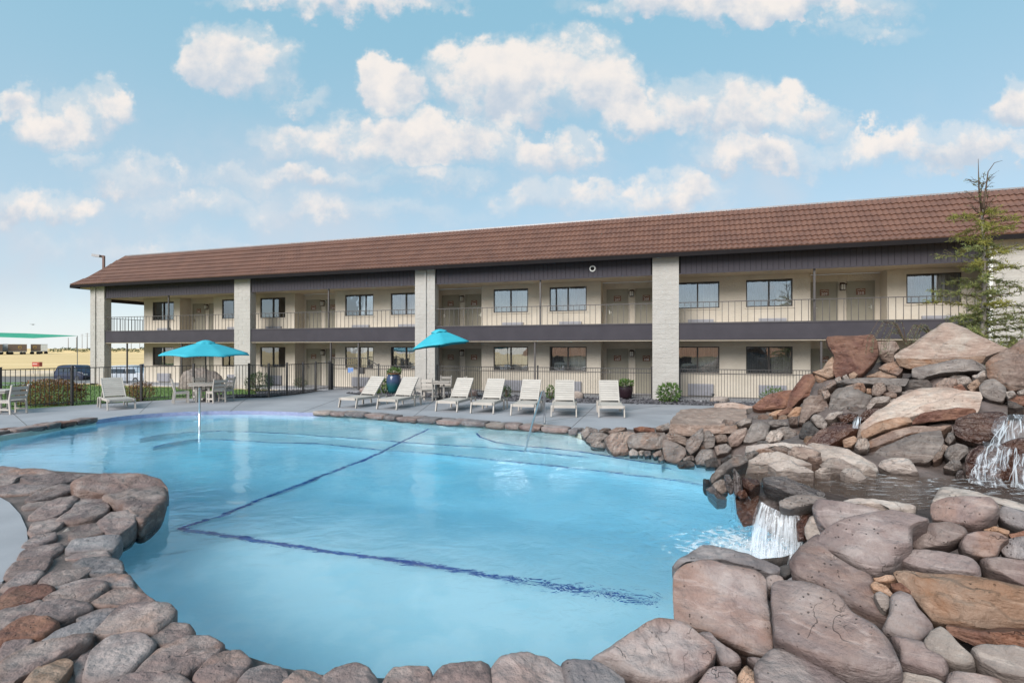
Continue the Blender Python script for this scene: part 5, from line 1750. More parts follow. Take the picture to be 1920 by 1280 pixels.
def fall(name, top, bot, label, rows=14, wob=.03, layers=2, strands=90):
    """sheets of falling water between a lip line and a foot line (world points)"""
    mb = MB(); mb.smooth = True
    uvs = []
    rr = random.Random(hash(len(top)) + 5)
    segs = [(top, bot)] * layers if bot is not None else top
    for ly, (top, bot) in enumerate(segs):
        cols = 26
        b0 = len(mb.v)
        for j in range(rows + 1):
            v = j / rows
            for i in range(cols + 1):
                u = i / cols
                def at(L):
                    f = u * (len(L) - 1); k = min(int(f), len(L) - 2); return L[k] + (L[k + 1] - L[k]) * (f - k)
                a, c = at(top), at(bot)
                p = a + (c - a) * v
                p.z = a.z + (c.z - a.z) * (v ** 1.55)
                w = noise.noise((u * 9 + ly * 7, v * 1.6, ly * 3.0)) * wob * (0.3 + v)
                p = p + Vector((w * .6, -abs(w) - ly * .03, 0))
                mb.v.append(tuple(p)); uvs.append((u + ly * .37, v + ly * .21))
        for j in range(rows):
            for i in range(cols):
                q = b0 + j * (cols + 1) + i
                mb.face((q, q + 1, q + cols + 2, q + cols + 1))
    for q in range(strands):
        sg = segs[rr.randrange(len(segs))]
        u = rr.random(); u2 = min(1, max(0, u + rr.uniform(-.06, .06)))
        def at2(L, u_): f = u_ * (len(L) - 1); k_ = min(int(f), len(L) - 2); return L[k_] + (L[k_ + 1] - L[k_]) * (f - k_)
        a, c = at2(sg[0], u), at2(sg[1], u2)
        v0 = rr.uniform(0, .45); v1 = min(1, v0 + rr.uniform(.25, .9)); w0 = rr.uniform(.003, .012)
        prev = None
        for j in range(9):
            v = v0 + (v1 - v0) * j / 8
            p = a + (c - a) * v; p.z = a.z + (c.z - a.z) * (v ** 1.55)
            p = p + Vector((noise.noise((u * 20, v * 1.6, q)) * wob * .35, -.03 - wob * .4 + noise.noise((q, v * 1.5, u)) * wob * .4, 0))
            ww = w0 * (sin(pi * (j + .6) / 9.2) + .15)
            mb.v += [(p.x - ww, p.y, p.z), (p.x + ww, p.y, p.z)]; uvs += [(.5, .5), (.5, .5)]
            t_ = len(mb.v)
            if j: mb.cur = 1; mb.face((t_ - 4, t_ - 3, t_ - 1, t_ - 2)); mb.cur = 0
    me = mb.mesh(name, [M['fall'], M['strand']])
    ul = me.uv_layers.new(name='UVMap')
    for p in me.polygons:
        for li in p.loop_indices: ul.data[li].uv = uvs[me.loops[li].vertex_index]
    o = inst(me, name)
    return tag(o, label, 'waterfall', kind='thing')


fall('water_fall', [Wd(1424, 938, 5.5), Wd(1440, 948, 5.45), Wd(1462, 958, 5.4), Wd(1478, 957, 5.35), Wd(1492, 962, 5.3)], [W(1400, 1036, WL), W(1425, 1046, WL), W(1450, 1054, WL), W(1475, 1058, WL), W(1500, 1054, WL)], 'white sheet of water falling into the pool at right', wob=.06, layers=3, strands=40)
fall('water_fall', [Wd(1362, 900, 5.75), Wd(1385, 925, 5.62), Wd(1405, 930, 5.6)], [W(1366, 960, WL), W(1392, 985, WL), W(1412, 1000, WL)], 'thin trickle of water beside the dark ledge, left of the main fall', wob=.05, layers=1, strands=10)
fall('water_fall', [([Wd(1868, 782, 6.75), Wd(1895, 776, 6.7), Wd(1935, 778, 6.6)], [Wd(1850, 832, 6.35), Wd(1885, 838, 6.3), Wd(1935, 835, 6.25)]),
                    ([Wd(1838, 826, 6.4), Wd(1866, 830, 6.33), Wd(1895, 834, 6.28)], [Wd(1822, 872, 6.08), Wd(1850, 878, 6.05), Wd(1885, 876, 6.02)]),
                    ([Wd(1816, 866, 6.10), Wd(1838, 872, 6.06), Wd(1862, 874, 6.03)], [Wd(1806, 902, 5.96), Wd(1836, 908, 5.93), Wd(1868, 908, 5.90)]),
                    ([Wd(1888, 846, 6.28), Wd(1910, 842, 6.24), Wd(1945, 842, 6.2)], [Wd(1880, 908, 5.9), Wd(1910, 912, 5.88), Wd(1950, 908, 5.85)])], None, 'foaming upper cascade over wet boulders at the right edge', wob=.14, layers=1, strands=40)
fall('water_fall', [Wd(1603, 782, 8.35), Wd(1612, 780, 8.35)], [Wd(1596, 802, 8.1), Wd(1610, 803, 8.1)], 'tiny spout of water above the dark cave', wob=.02, layers=1, strands=10)

m, G, b, out = newmat('splash_foam')
tcn = G.n('ShaderNodeTexCoord')
ds = G.n('ShaderNodeVectorMath', operation='LENGTH'); G.put(ds.inputs[0], tcn.outputs['Object'])
fo = G.noise(tcn.outputs['Object'], 5.5, 6.0, 0.68, 1.6)
al = G.ramp(G.m('SUBTRACT', fo, G.m('MULTIPLY', ds.outputs['Value'], .30)), 0.20, 0.46)
b.inputs['Base Color'].default_value = (0.80, 0.86, 0.90, 1)
b.inputs['Roughness'].default_value = 0.5
G.put(b.inputs['Alpha'], G.m('MULTIPLY', al, .85))
M['foam'] = m
c0 = W(1445, 1042, WL + .006)
mb = MB()
ring = []
for k in range(28):
    a = 2 * pi * k / 28
    ring.append((c0.x + 1.15 * cos(a), c0.y + .95 * sin(a)))
mb.sheet(ring, WL + .006)
tag(mb.build('foam', M['foam'], origin=tuple(c0)), kind='stuff', label='white splash foam spreading on the pool below the fall')
mb = MB(); rr = random.Random(12); mb.smooth = True
for i in range(320):
    a = rr.uniform(0, 2 * pi); d = abs(rr.gauss(0, .32)); p = c0 + Vector((cos(a) * d * 1.2, sin(a) * d * .6, abs(rr.gauss(0, .09)) * (1.2 - min(1, d)) + .005)); r = rr.uniform(.003, .009)
    bb = len(mb.v)
    for q in ((r, 0, 0), (-r, 0, 0), (0, r, 0), (0, -r, 0), (0, 0, r * 1.4), (0, 0, -r)): mb.v.append((p.x + q[0], p.y + q[1], p.z + q[2]))
    for t in ((0, 2, 4), (2, 1, 4), (1, 3, 4), (3, 0, 4), (2, 0, 5), (1, 2, 5), (3, 1, 5), (0, 3, 5)): mb.face([bb + t_ for t_ in t])
M['drop'] = pm('water_drops', (0.85, 0.88, 0.92), None, 3, 0.1)
tag(mb.build('splash_drops', M['drop']), kind='stuff', label='spray of drops thrown up where the fall meets the pool')

# ================================================================== FURNITURE
def rot2(x, y, a): return (x * cos(a) - y * sin(a), x * sin(a) + y * cos(a))


LW = .72
def make_lounger():
    root = empty('sun_lounger')
    Z = .36; BL = .86; BA = radians(47); HY_ = 1.12
    sl = MB().box(-LW / 2 + .045, LW / 2 - .045, -.042, .042, -.009, .009).mesh('slat', M['poly'])
    for sx in (-1, 1):
        mb = MB(); mb.box(sx * LW / 2 - .02 - .02 * sx, sx * LW / 2 + .02 - .02 * sx, 0, 1.75, Z - .085, Z)
        bevel(mb.build('side_rail', M['poly'], root))
        # raised back stile
        mb = MB(); a = Vector((sx * (LW / 2 - .055), HY_ - .03, Z - .01)); d = Vector((0, cos(BA), sin(BA)))
        mb.beam(a, a + d * (BL + .03), .035, .06)
        bevel(mb.build('back_stile', M['poly'], root))
        for y, dy in ((.1, -.06), (1.28, .02)):
            mb = MB(); mb.beam((sx * (LW / 2 + .022 - .0), y + dy, 0), (sx * (LW / 2 + .022), y + .02, Z - .01), .04, .085, (0, 1, 0))
            bevel(mb.build('leg', M['poly'], root))
        mb = MB(); mb.beam((sx * (LW / 2 - .062), 1.62, Z - .05), (sx * (LW / 2 - .075), HY_ + BL * .55 * cos(BA), Z + BL * .55 * sin(BA) - .05), .03, .045)
        mb.build('prop', M['poly'], root)
    for sx in (-1, 1):
        mb = MB(); mb.beam((sx * (LW / 2 + .022), 1.78, 0), (sx * (LW / 2 + .022), 1.7, Z - .02), .04, .075, (0, 1, 0)); bevel(mb.build('leg', M['poly'], root))
    for y in (.02, 1.73):
        mb = MB(); mb.box(-LW / 2 + .041, LW / 2 - .041, y, y + .03, Z - .084, Z - .012); mb.build('cross_rail', M['poly'], root)
    for i in range(11): inst(sl, 'slat', root, (0, .07 + i * .098, Z - .008))
    for i in range(9):
        u = .075 + i * .095
        inst(sl, 'slat', root, (0, HY_ + u * cos(BA) - .022 * sin(BA), Z + u * sin(BA) + .022 * cos(BA) + .012), (BA, 0, 0))
    return root


LOUNGERS = [((650, 765), 24, 'slatted poly lounger at the left end of the long poolside row'), ((724, 768), 18, 'second slatted lounger from the left end of the row, in front of the blue urn'),
            ((836, 772), 17, 'slatted lounger in front of the table with the tilted umbrella'), ((903, 775.5), 14.5, 'middle slatted lounger of the long row, right of the umbrella table'),
            ((980, 779.5), 12, 'slatted lounger standing behind the slanted steel handrail'), ((1057, 782), 7, 'slatted lounger just right of the steel handrail, facing the pool'),
            ((1147, 783), 7.5, 'last slatted lounger of the row, nearest the stone platform'), ((229, 768), -48, 'lone slatted lounger on the left deck in front of the lawn fence')]
lg = make_lounger()
first = True
for (px, yaw, lab) in LOUNGERS:
    o = lg if first else copy_tree(lg)
    first = False
    o.location = W(*px); o.rotation_euler = (0, 0, -radians(yaw))
    tag(o, lab, 'sun lounger', 'slatted loungers around the pool')


def make_chair():
    root = empty('dining_chair')
    for sx in (-1, 1):
        mb = MB(); mb.box(sx * .23 - .02, sx * .23 + .02, .19, .255, 0, .42); bevel(mb.build('leg', M['poly'], root))
        mb = MB(); mb.beam((sx * .23, -.25, 0), (sx * .23, -.2, .45), .04, .065, (0, 1, 0)); mb.beam((sx * .23, -.2, .45), (sx * .23, -.31, .93), .04, .06, (0, 1, 0)); bevel(mb.build('rear_leg', M['poly'], root))
        mb = MB(); mb.box(sx * .23 - .015, sx * .23 + .015, -.19, .19, .12, .17); mb.build('stretcher', M['poly'], root)
        mb = MB(); mb.box(sx * .23 - .016, sx * .23 + .016, -.19, .19, .355, .42); mb.build('apron', M['poly'], root)
    for i in range(4):
        y = -.2 + i * .118
        mb = MB(); mb.box(-.252, .252, y, y + .106, .4215, .445); mb.build('seat_slat', M['poly'], root)
    mb = MB(); mb.box(-.21, .21, .21, .24, .35, .4205); mb.build('apron', M['poly'], root)
    for z, y in ((.52, -.225), (.66, -.257), (.82, -.294)):
        mb = MB(); mb.box(-.209, .209, y - .012, y + .012, z - .05, z + .06); mb.build('back_slat', M['poly'], root)
    return root


def make_table():
    root = empty('patio_table')
    for i in range(7):
        mb = MB(); y = -.46 + i * .132
        mb.box(-.46, .46, y, y + .124, .715, .745); mb.build('top_slat', M['poly'], root)
    mb = MB(); mb.box(-.43, .43, -.43, -.39, .64, .7145); mb.box(-.43, .43, .39, .43, .64, .7145); mb.box(-.43, -.39, -.3895, .3895, .64, .7145); mb.box(.39, .43, -.3895, .3895, .64, .7145); mb.build('apron', M['poly'], root)
    for sx in (-1, 1):
        for sy in (-1, 1):
            mb = MB(); mb.box(sx * .22 - .035, sx * .22 + .035, sy * .22 - .035, sy * .22 + .035, .0, .7145); mb.build('leg', M['poly'], root)
    mb = MB(); mb.box(-.3, .3, -.03, .03, .09, .15); mb.box(-.03, .03, -.3, -.031, .09, .15); mb.box(-.03, .03, .031, .3, .09, .15); mb.build('foot_brace', M['poly'], root)
    return root


T1, T2, T3 = W(384, 752.5), W(822, 748), W(-8, 773)
tables = [(T1, 12, 'square poly table under the wide left umbrella'), (T2, 6, 'square poly table under the tilted umbrella by the downspout column'), (T3, 20, 'poly table cut off by the left edge of the photo')]
tb = make_table(); first = True
for p, a, lab in tables:
    o = tb if first else copy_tree(tb); first = False
    o.location = p; o.rotation_euler = (0, 0, radians(a)); tag(o, lab, 'table', 'poly dining tables')
ch = make_chair(); first = True


def chair(p, yaw, lab):
    """yaw: direction faced, degrees from +Y, clockwise"""
    global first
    o = ch if first else copy_tree(ch); first = False
    o.location = p; o.rotation_euler = (0, 0, -radians(yaw)); tag(o, lab, 'chair', 'poly dining chairs')


chair(T1 + Vector((-.62, -.50, 0)), 52, 'poly chair left of the wide umbrella table, nearest the pool')
chair(T1 + Vector((.62, -.30, 0)), -58, 'poly chair right of the wide umbrella table')
chair(T1 + Vector((-.52, .60, 0)), 140, 'poly chair behind the wide umbrella table on its left')
chair(T1 + Vector((.40, .66, 0)), 205, 'poly chair behind the wide umbrella table on its right')
chair(T2 + Vector((-.82, -.02, 0)), 80, 'poly chair seen side-on left of the tilted umbrella table')
chair(T2 + Vector((-.28, -.75, 0)), 8, 'poly chair with its back to the pool at the tilted umbrella table')
chair(T2 + Vector((.15, .82, 0)), 186, 'poly chair behind the tilted umbrella table facing the pool')
chair(T2 + Vector((.82, .05, 0)), -85, 'poly chair right of the tilted umbrella table behind a lounger')
chair(W(24, 775), -78, 'poly chair facing the table at the left edge of the photo')


def umbrella(p, top, rim, R, sides, tilt, taz, label, rotz, vent=True):
    root = empty('patio_umbrella', p, 0, label, 'umbrella')
    mb = MB(); mb.tube([(0, 0, 0), (0, 0, top - .05)], .02, 10); mb.build('pole', M['iron'], root)
    mb = MB(); mb.lathe([(0, 0), (.26, .0), (.26, .05), (.06, .08), (.035, .28), (0, .28)], 18); mb.build('base', M['iron'], root)
    T = Matrix.Translation((0, 0, top)) @ Matrix.Rotation(radians(taz), 4, 'Z') @ Matrix.Rotation(radians(tilt), 4, 'X') @ Matrix.Rotation(radians(rotz), 4, 'Z')
    drop = top - rim
    mb = MB(); mb.smooth = False
    rows = 8; sub = 8; n = sides * sub
    r0 = .16 if vent else .0
    for j in range(rows + 1):
        f = j / rows
        r = r0 * R / R + (R - r0) * f
        for k in range(n):
            a = 2 * pi * k / n
            seg_ = (k % sub) / sub
            ca = cos(pi / sides) / cos((seg_ - .5) * 2 * pi / sides)
            sag = 1 - .035 * sin(pi * seg_) * f
            rr_ = r * ca * sag
            z = -drop * (f ** 1.12) + .02 * sin(pi * seg_) * f * (1 - f)
            if j == rows: z += .03 * sin(pi * seg_) 
            v = T @ Vector((rr_ * cos(a), rr_ * sin(a), z))
            mb.v.append(tuple(v))
    mb.smooth = True
    for j in range(rows):
        for k in range(n):
            mb.face((j * n + k, j * n + (k + 1) % n, (j + 1) * n + (k + 1) % n, (j + 1) * n + k))
    # short valance
    b0 = len(mb.v)
    for k in range(n):
        v = Vector(mb.v[rows * n + k]); mb.v.append((v.x, v.y, v.z - .035))
    for k in range(n): mb.face((rows * n + k, rows * n + (k + 1) % n, b0 + (k + 1) % n, b0 + k))
    o = mb.build('canopy', M['turq'], root)
    so = o.modifiers.new('cloth', 'SOLIDIFY'); so.thickness = .006
    mb = MB(); mb.smooth = True
    m2 = 32
    for (r, z, sc) in ((.0, .10, 0), (.12, .085, 0), (.24, .035, 0), (.33, -.02, 1), (.335, -.055, 1)):
        for k in range(m2):
            a = 2 * pi * k / m2
            rr_ = r * (1 + .06 * sc * cos(a * sides))
            v = T @ Vector((rr_ * cos(a), rr_ * sin(a), z + .02 * sc * cos(a * sides)))
            mb.v.append(tuple(v))
    for j in range(4):
        for k in range(m2): mb.face((j * m2 + k, (j + 1) * m2 + k, (j + 1) * m2 + (k + 1) % m2, j * m2 + (k + 1) % m2))
    o = mb.build('vent_cap', M['turq'], root)
    for k in range(sides):
        a = 2 * pi * k / sides
        mb = MB(); mb.tube([T @ Vector((.03 * cos(a), .03 * sin(a), -.03)), T @ Vector((R * .97 * cos(a), R * .97 * sin(a), -drop * .97 - .02))], .009, 5)
        mb.build('rib', M['iron'], root)
    return root


umbrella(W(386, 752.5), 2.33, 1.88, 1.62, 8, 3, 30, 'wide open turquoise umbrella over the left table, seen almost edge-on', 22.5)
umbrella(W(823, 748.5), 2.80, 2.22, 1.28, 6, 8, -95, 'tilted turquoise umbrella standing in front of the downspout column', 15)

# ---------------- steel handrails
hr = empty('handrail', W(374, 775), 0, 'steel handrail standing in the pool below the wide umbrella', 'handrail')
mb = MB(); mb.smooth = True
a = W(374, 772); bq = W(374, 806, WL); a0 = hr.matrix_basis.translation
dirv = (bq - a); dirv.z = 0
P = [Vector((a.x, a.y, 0)), Vector((a.x, a.y, .70)), a + dirv * .04 + Vector((0, 0, .79)), a + dirv * .15 + Vector((0, 0, .82)), a + dirv * .5 + Vector((0, 0, .60)), a + dirv * .86 + Vector((0, 0, .42)), a + dirv * .96 + Vector((0, 0, .30)), Vector((bq.x, bq.y, -.7))]
mb.tube([p - a0 for p in P], .028, 12); mb.build('tube', M['chrome'], hr)
mb = MB(); mb.lathe([(0, .004), (.06, .004), (.06, .012), (.03, .03)], 14, a - a0); mb.build('flange', M['chrome'], hr)
hr = empty('handrail', W(1021, 796), 0, 'slanted steel handrail running from the deck down into the pool in front of the loungers', 'handrail')
a = W(1021, 796); bq = W(986, 838, WL); a0 = hr.matrix_basis.translation
dirv = (bq - a); dirv.z = 0
mb = MB(); mb.smooth = True
P = [a, a + Vector((0, 0, .80)), a + dirv * .03 + Vector((0, 0, .90)), a + dirv * .10 + Vector((0, 0, .955)), a + dirv * .18 + Vector((0, 0, .93)), a + dirv * .45 + Vector((0, 0, .60)), a + dirv * .75 + Vector((0, 0, .22)), a + dirv * .98 + Vector((0, 0, -.10)), a + dirv * 1.06 + Vector((0, 0, -.5))]
mb.tube([p - a0 for p in P], .025, 12); mb.build('tube', M['chrome'], hr)
mb = MB(); mb.lathe([(0, .004), (.06, .004), (.06, .012), (.03, .03)], 14, a - a0); mb.build('flange', M['chrome'], hr)

# ================================================================== PLANTS
def leaf_cloud(mb, c, rad, n, size, rr, shell=.55, up=.25, flat=0.0):
    for _ in range(n):
        while True:
            v = Vector((rr.uniform(-1, 1), rr.uniform(-1, 1), rr.uniform(-1, 1)))
            if .05 < v.length < 1: break
        v = v.normalized() * (shell + (1 - shell) * rr.random() ** .5) if rr.random() < .8 else v
        lump = 1 + .22 * noise.noise(v * 2.3 + Vector((c[0], c[1], n)))
        p = Vector(c) + Vector((v.x * rad[0], v.y * rad[1], v.z * rad[2])) * lump
        d = (v + Vector((rr.uniform(-.9, .9), rr.uniform(-.9, .9), rr.uniform(-.5, .9) + up))).normalized()
        sdv = d.cross(Vector((rr.uniform(-1, 1), rr.uniform(-1, 1), rr.uniform(-1, 1)))).normalized()
        L = size * rr.uniform(.6, 1.3); w = L * rr.uniform(.3, .45)
        mb.poly([p, p + d * L * .5 + sdv * w * .5, p + d * L, p + d * L * .5 - sdv * w * .5])


def shrub(p, rad, n, size, mat, label, cat='shrub', name='shrub', seed=1, lift=0.0):
    rr = random.Random(seed)
    root = empty(name, p, 0, label, cat)
    mb = MB(); leaf_cloud(mb, (0, 0, rad[2] * .95 + lift), rad, n, size, rr); mb.build('foliage', M[mat], root)
    mb = MB()
    for k in range(7):
        a = rr.uniform(0, 2 * pi); t = rr.uniform(.3, .8)
        mb.tube([(cos(a) * .04, sin(a) * .04, 0), (cos(a) * rad[0] * .35, sin(a) * rad[1] * .35, rad[2] * .7 + lift), (cos(a) * rad[0] * t, sin(a) * rad[1] * t, rad[2] * 1.4 + lift)], [.014, .010, .005], 5)
    mb.build('stem', M['twig'], root)
    return root


HB = W(90, 762); 
o = shrub(W(90, 764) + Vector((-.7, .9, -.03)), (1.05, .5, .50), 4200, .085, 'leafred', 'russet clipped hedge behind the fence at the far left', 'hedge', 'hedge', 3)
o.rotation_euler = (0, 0, .75)
shrub(W(231, 757) + Vector((-.5, 1.2, -.03)), (.33, .33, .33), 700, .06, 'leafred', 'small russet bush behind the fence, half hidden by the lone lounger', seed=4)
shrub(W(274, 752) + Vector((-.75, .8, -.03)), (.46, .42, .38), 1500, .06, 'leafred', 'low russet bush behind the fence right of the lone lounger', seed=5)
shrub(W(473, 737) + Vector((0, .6, -.03)), (.62, .6, .50), 2400, .07, 'leafdark', 'rounded dark green boxwood behind the fence beside the second block column', seed=6)
shrub(W(551, 728) + Vector((.0, .8, -.03)), (.38, .36, .28), 900, .05, 'leafdark', 'small green brown shrub in the black gravel near the gate', seed=7)
shrub(W(1254, 753), (.42, .36, .36), 650, .13, 'leaf', 'bright green leafy shrub at the foot of the thick block column', seed=8)
shrub(W(1033, 747), (.2, .2, .27), 260, .10, 'leaf', 'small green plant behind the lounger right of the handrail', seed=9)
shrub(W(711, 737), (.42, .36, .38), 700, .11, 'leaf', 'green bushy plant between the small boulder and the blue urn', seed=10)
shrub(W(950, 744), (.18, .18, .25), 220, .09, 'leafdark', 'small dark plant in the gravel behind the middle lounger', seed=14)
shrub(W(1452, 757), (.45, .35, .32), 420, .09, 'leaf', 'green plant peeping over the red wedge rock in the gravel bed', seed=11)


def planter(p, prof, mat, lab, seed, flower):
    root = empty('planter', p, 0, lab, 'planter')
    mb = MB(); mb.smooth = True; mb.lathe(prof, 28); mb.build('pot', mat, root)
    mb = MB(); h = prof[-3][1]; r = prof[-3][0]
    mb.lathe([(0, h - .07), (r * .93, h - .07)], 24); mb.build('soil', M['joint'], root)
    rr = random.Random(seed)
    mb = MB(); leaf_cloud(mb, (0, 0, h + .06), (r * 1.05, r * 1.05, .17), 420, .11, rr); mb.build('plant', M['leaf'], root)
    mb = MB()
    for k in range(flower):
        a = rr.uniform(0, 2 * pi); d = rr.uniform(.1, 1) * r
        c = Vector((cos(a) * d, sin(a) * d, h + rr.uniform(.14, .24)))
        for q in range(6):
            b2 = 2 * pi * q / 6
            mb.poly([c, c + Vector((cos(b2) * .035, sin(b2) * .035, .012)), c + Vector((cos(b2 + .8) * .035, sin(b2 + .8) * .035, .012))])
    mb.build('flower', M['flower'], root)
    return root


m, G, b, out = newmat('blue_glaze')
tcn = G.n('ShaderNodeTexCoord'); sx = G.n('ShaderNodeSeparateXYZ'); G.put(sx.inputs[0], tcn.outputs['Object'])
nn_ = G.noise(tcn.outputs['Object'], 5, 4)
G.put(b.inputs['Base Color'], G.mix(G.ramp(G.m('ADD', sx.outputs[2], G.m('MULTIPLY', nn_, .3)), .45, .75), (0.012, 0.075, 0.085), (0.035, 0.055, 0.115)))
b.inputs['Roughness'].default_value = 0.18
M['glaze'] = m
M['darkpot'] = pm('aubergine_glaze', (0.022, 0.012, 0.016), None, 3, 0.25)
M['rim'] = pm('terracotta_rim', (0.20, 0.085, 0.045), None, 5, 0.6)
ur = planter(W(738.5, 737), [(0, 0), (.24, 0), (.30, .18), (.345, .42), (.345, .60), (.30, .80), (.265, .88), (.285, .905), (.30, .93), (.265, .94), (.25, .86)], M['glaze'], 'tall glazed blue urn with a terracotta rim and green planting', 21, 5)
mb = MB(); mb.smooth = True; mb.lathe([(.272, .892), (.305, .91), (.31, .945), (.27, .952)], 28); mb.build('pot_rim', M['rim'], ur)
planter(W(1173, 747), [(0, 0), (.22, 0), (.27, .12), (.30, .34), (.30, .46), (.285, .52), (.30, .545), (.27, .55), (.25, .50)], M['darkpot'], 'round black planter with flowers in front of the sage doors', 22, 14)

# boulders lying in the gravel
def loose_rock(c, r, mat, lab, seed):
    rr = random.Random(seed)
    ring = [Vector((c.x + r[0] * cos(a) * rr.uniform(.85, 1.1), c.y + r[1] * sin(a) * rr.uniform(.85, 1.1), c.z + .05)) for a in [2 * pi * k / 9 for k in range(9)]]
    C = Vector((c.x, c.y, c.z + .05))
    me = stone_mesh(catmull(ring, 28), C, Vector((.05, -.15, 1)).normalized(), .15, r[2], 2.2, 'boulder', M[mat], 28, .12, 3, seed)
    o = inst(me, 'boulder'); o.location = C
    return tag(o, lab, 'boulder')


loose_rock(W(698, 735), (.62, .4, .30), 'mauve', 'low brown boulder in the gravel beside the blue urn', 31)
loose_rock(W(1085, 746), (.26, .2, .30), 'pale', 'pale block shaped rock in the gravel between the last two loungers', 32)
loose_rock(W(1350, 752), (.38, .25, .16), 'pale', 'small pale rock in the gravel by the path light', 33)
loose_rock(W(886, 742), (.24, .2, .24), 'mauve', 'small mauve rock partly hidden behind the lounger at the tilted umbrella', 35)
loose_rock(W(338, 735) + Vector((-.6, 2.6, -.02)), (1.1, .9, 1.25), 'pale', 'big pale boulder on the lawn behind the wide umbrella table', 34)
pl_ = empty('path_light', W(1337, 757), 0, 'small black path light in the gravel in front of the right bay', 'path light')
mb = MB(); mb.tube([(0, 0, 0), (0, 0, .32)], .012, 6); mb.build('stake', M['iron'], pl_)
mb = MB(); mb.lathe([(.0, .40), (.03, .395), (.075, .35), (.07, .345), (.03, .35), (.03, .30), (0, .30)], 12); mb.build('lamp_shade', M['iron'], pl_)

# black lava gravel, stone by stone
mb = MB(); rr = random.Random(41); cnt = 0
gp = [tuple(W(648, 736.5)[:2]), tuple(W(760, 744)[:2]), tuple(W(900, 748)[:2]), tuple(W(1060, 755)[:2]), tuple(W(1300, 759.5)[:2]), tuple(W(1440, 763)[:2]), tuple(fac(7, -.1)[:2]), tuple(fac(-14, -.1)[:2])]
gp2 = [tuple(W(395, 744.5)[:2]), tuple(W(504, 743)[:2]), tuple(W(590, 733.5)[:2]), tuple(fac(-17.2, -.4)[:2]), tuple(fac(-19.5, -2.0)[:2]), (-11.4, 22.9), (-13.6, 22.6)]
for poly_, N_ in ((gp, 5200), (gp2, 2600)):
    xs = [p[0] for p in poly_]; ys = [p[1] for p in poly_]
    k = 0
    while k < N_:
        x, y = rr.uniform(min(xs), max(xs)), rr.uniform(min(ys), max(ys))
        if not inside(poly_, x, y): continue
        k += 1
        r = rr.uniform(.025, .065); z = -.03 + rr.uniform(0, .035) + (.02 if poly_ is gp2 else 0)
        bb = len(mb.v); a0_ = rr.uniform(0, pi)
        for (qx, qy, qz) in ((1, 0, .1), (0, 1, -.1), (-1, 0, .2), (0, -1, 0), (.1, .1, .8), (0, 0, -.6)):
            qx, qy = rot2(qx * rr.uniform(.6, 1.2), qy * rr.uniform(.6, 1.2), a0_)
            mb.v.append((x + qx * r, y + qy * r, z + qz * r * rr.uniform(.7, 1.2)))
        for t in ((0, 1, 4), (1, 2, 4), (2, 3, 4), (3, 0, 4), (1, 0, 5), (2, 1, 5), (3, 2, 5), (0, 3, 5)): mb.face([bb + q for q in t])
M['lava'] = pm('black_lava_stone', (0.04, 0.038, 0.044), (0.11, 0.105, 0.115), 6, 0.8, coord='Position', lo=.4, hi=.6)
tag(mb.build('gravel', M['lava']), kind='stuff', label='black lava gravel spread between the deck and the motel')

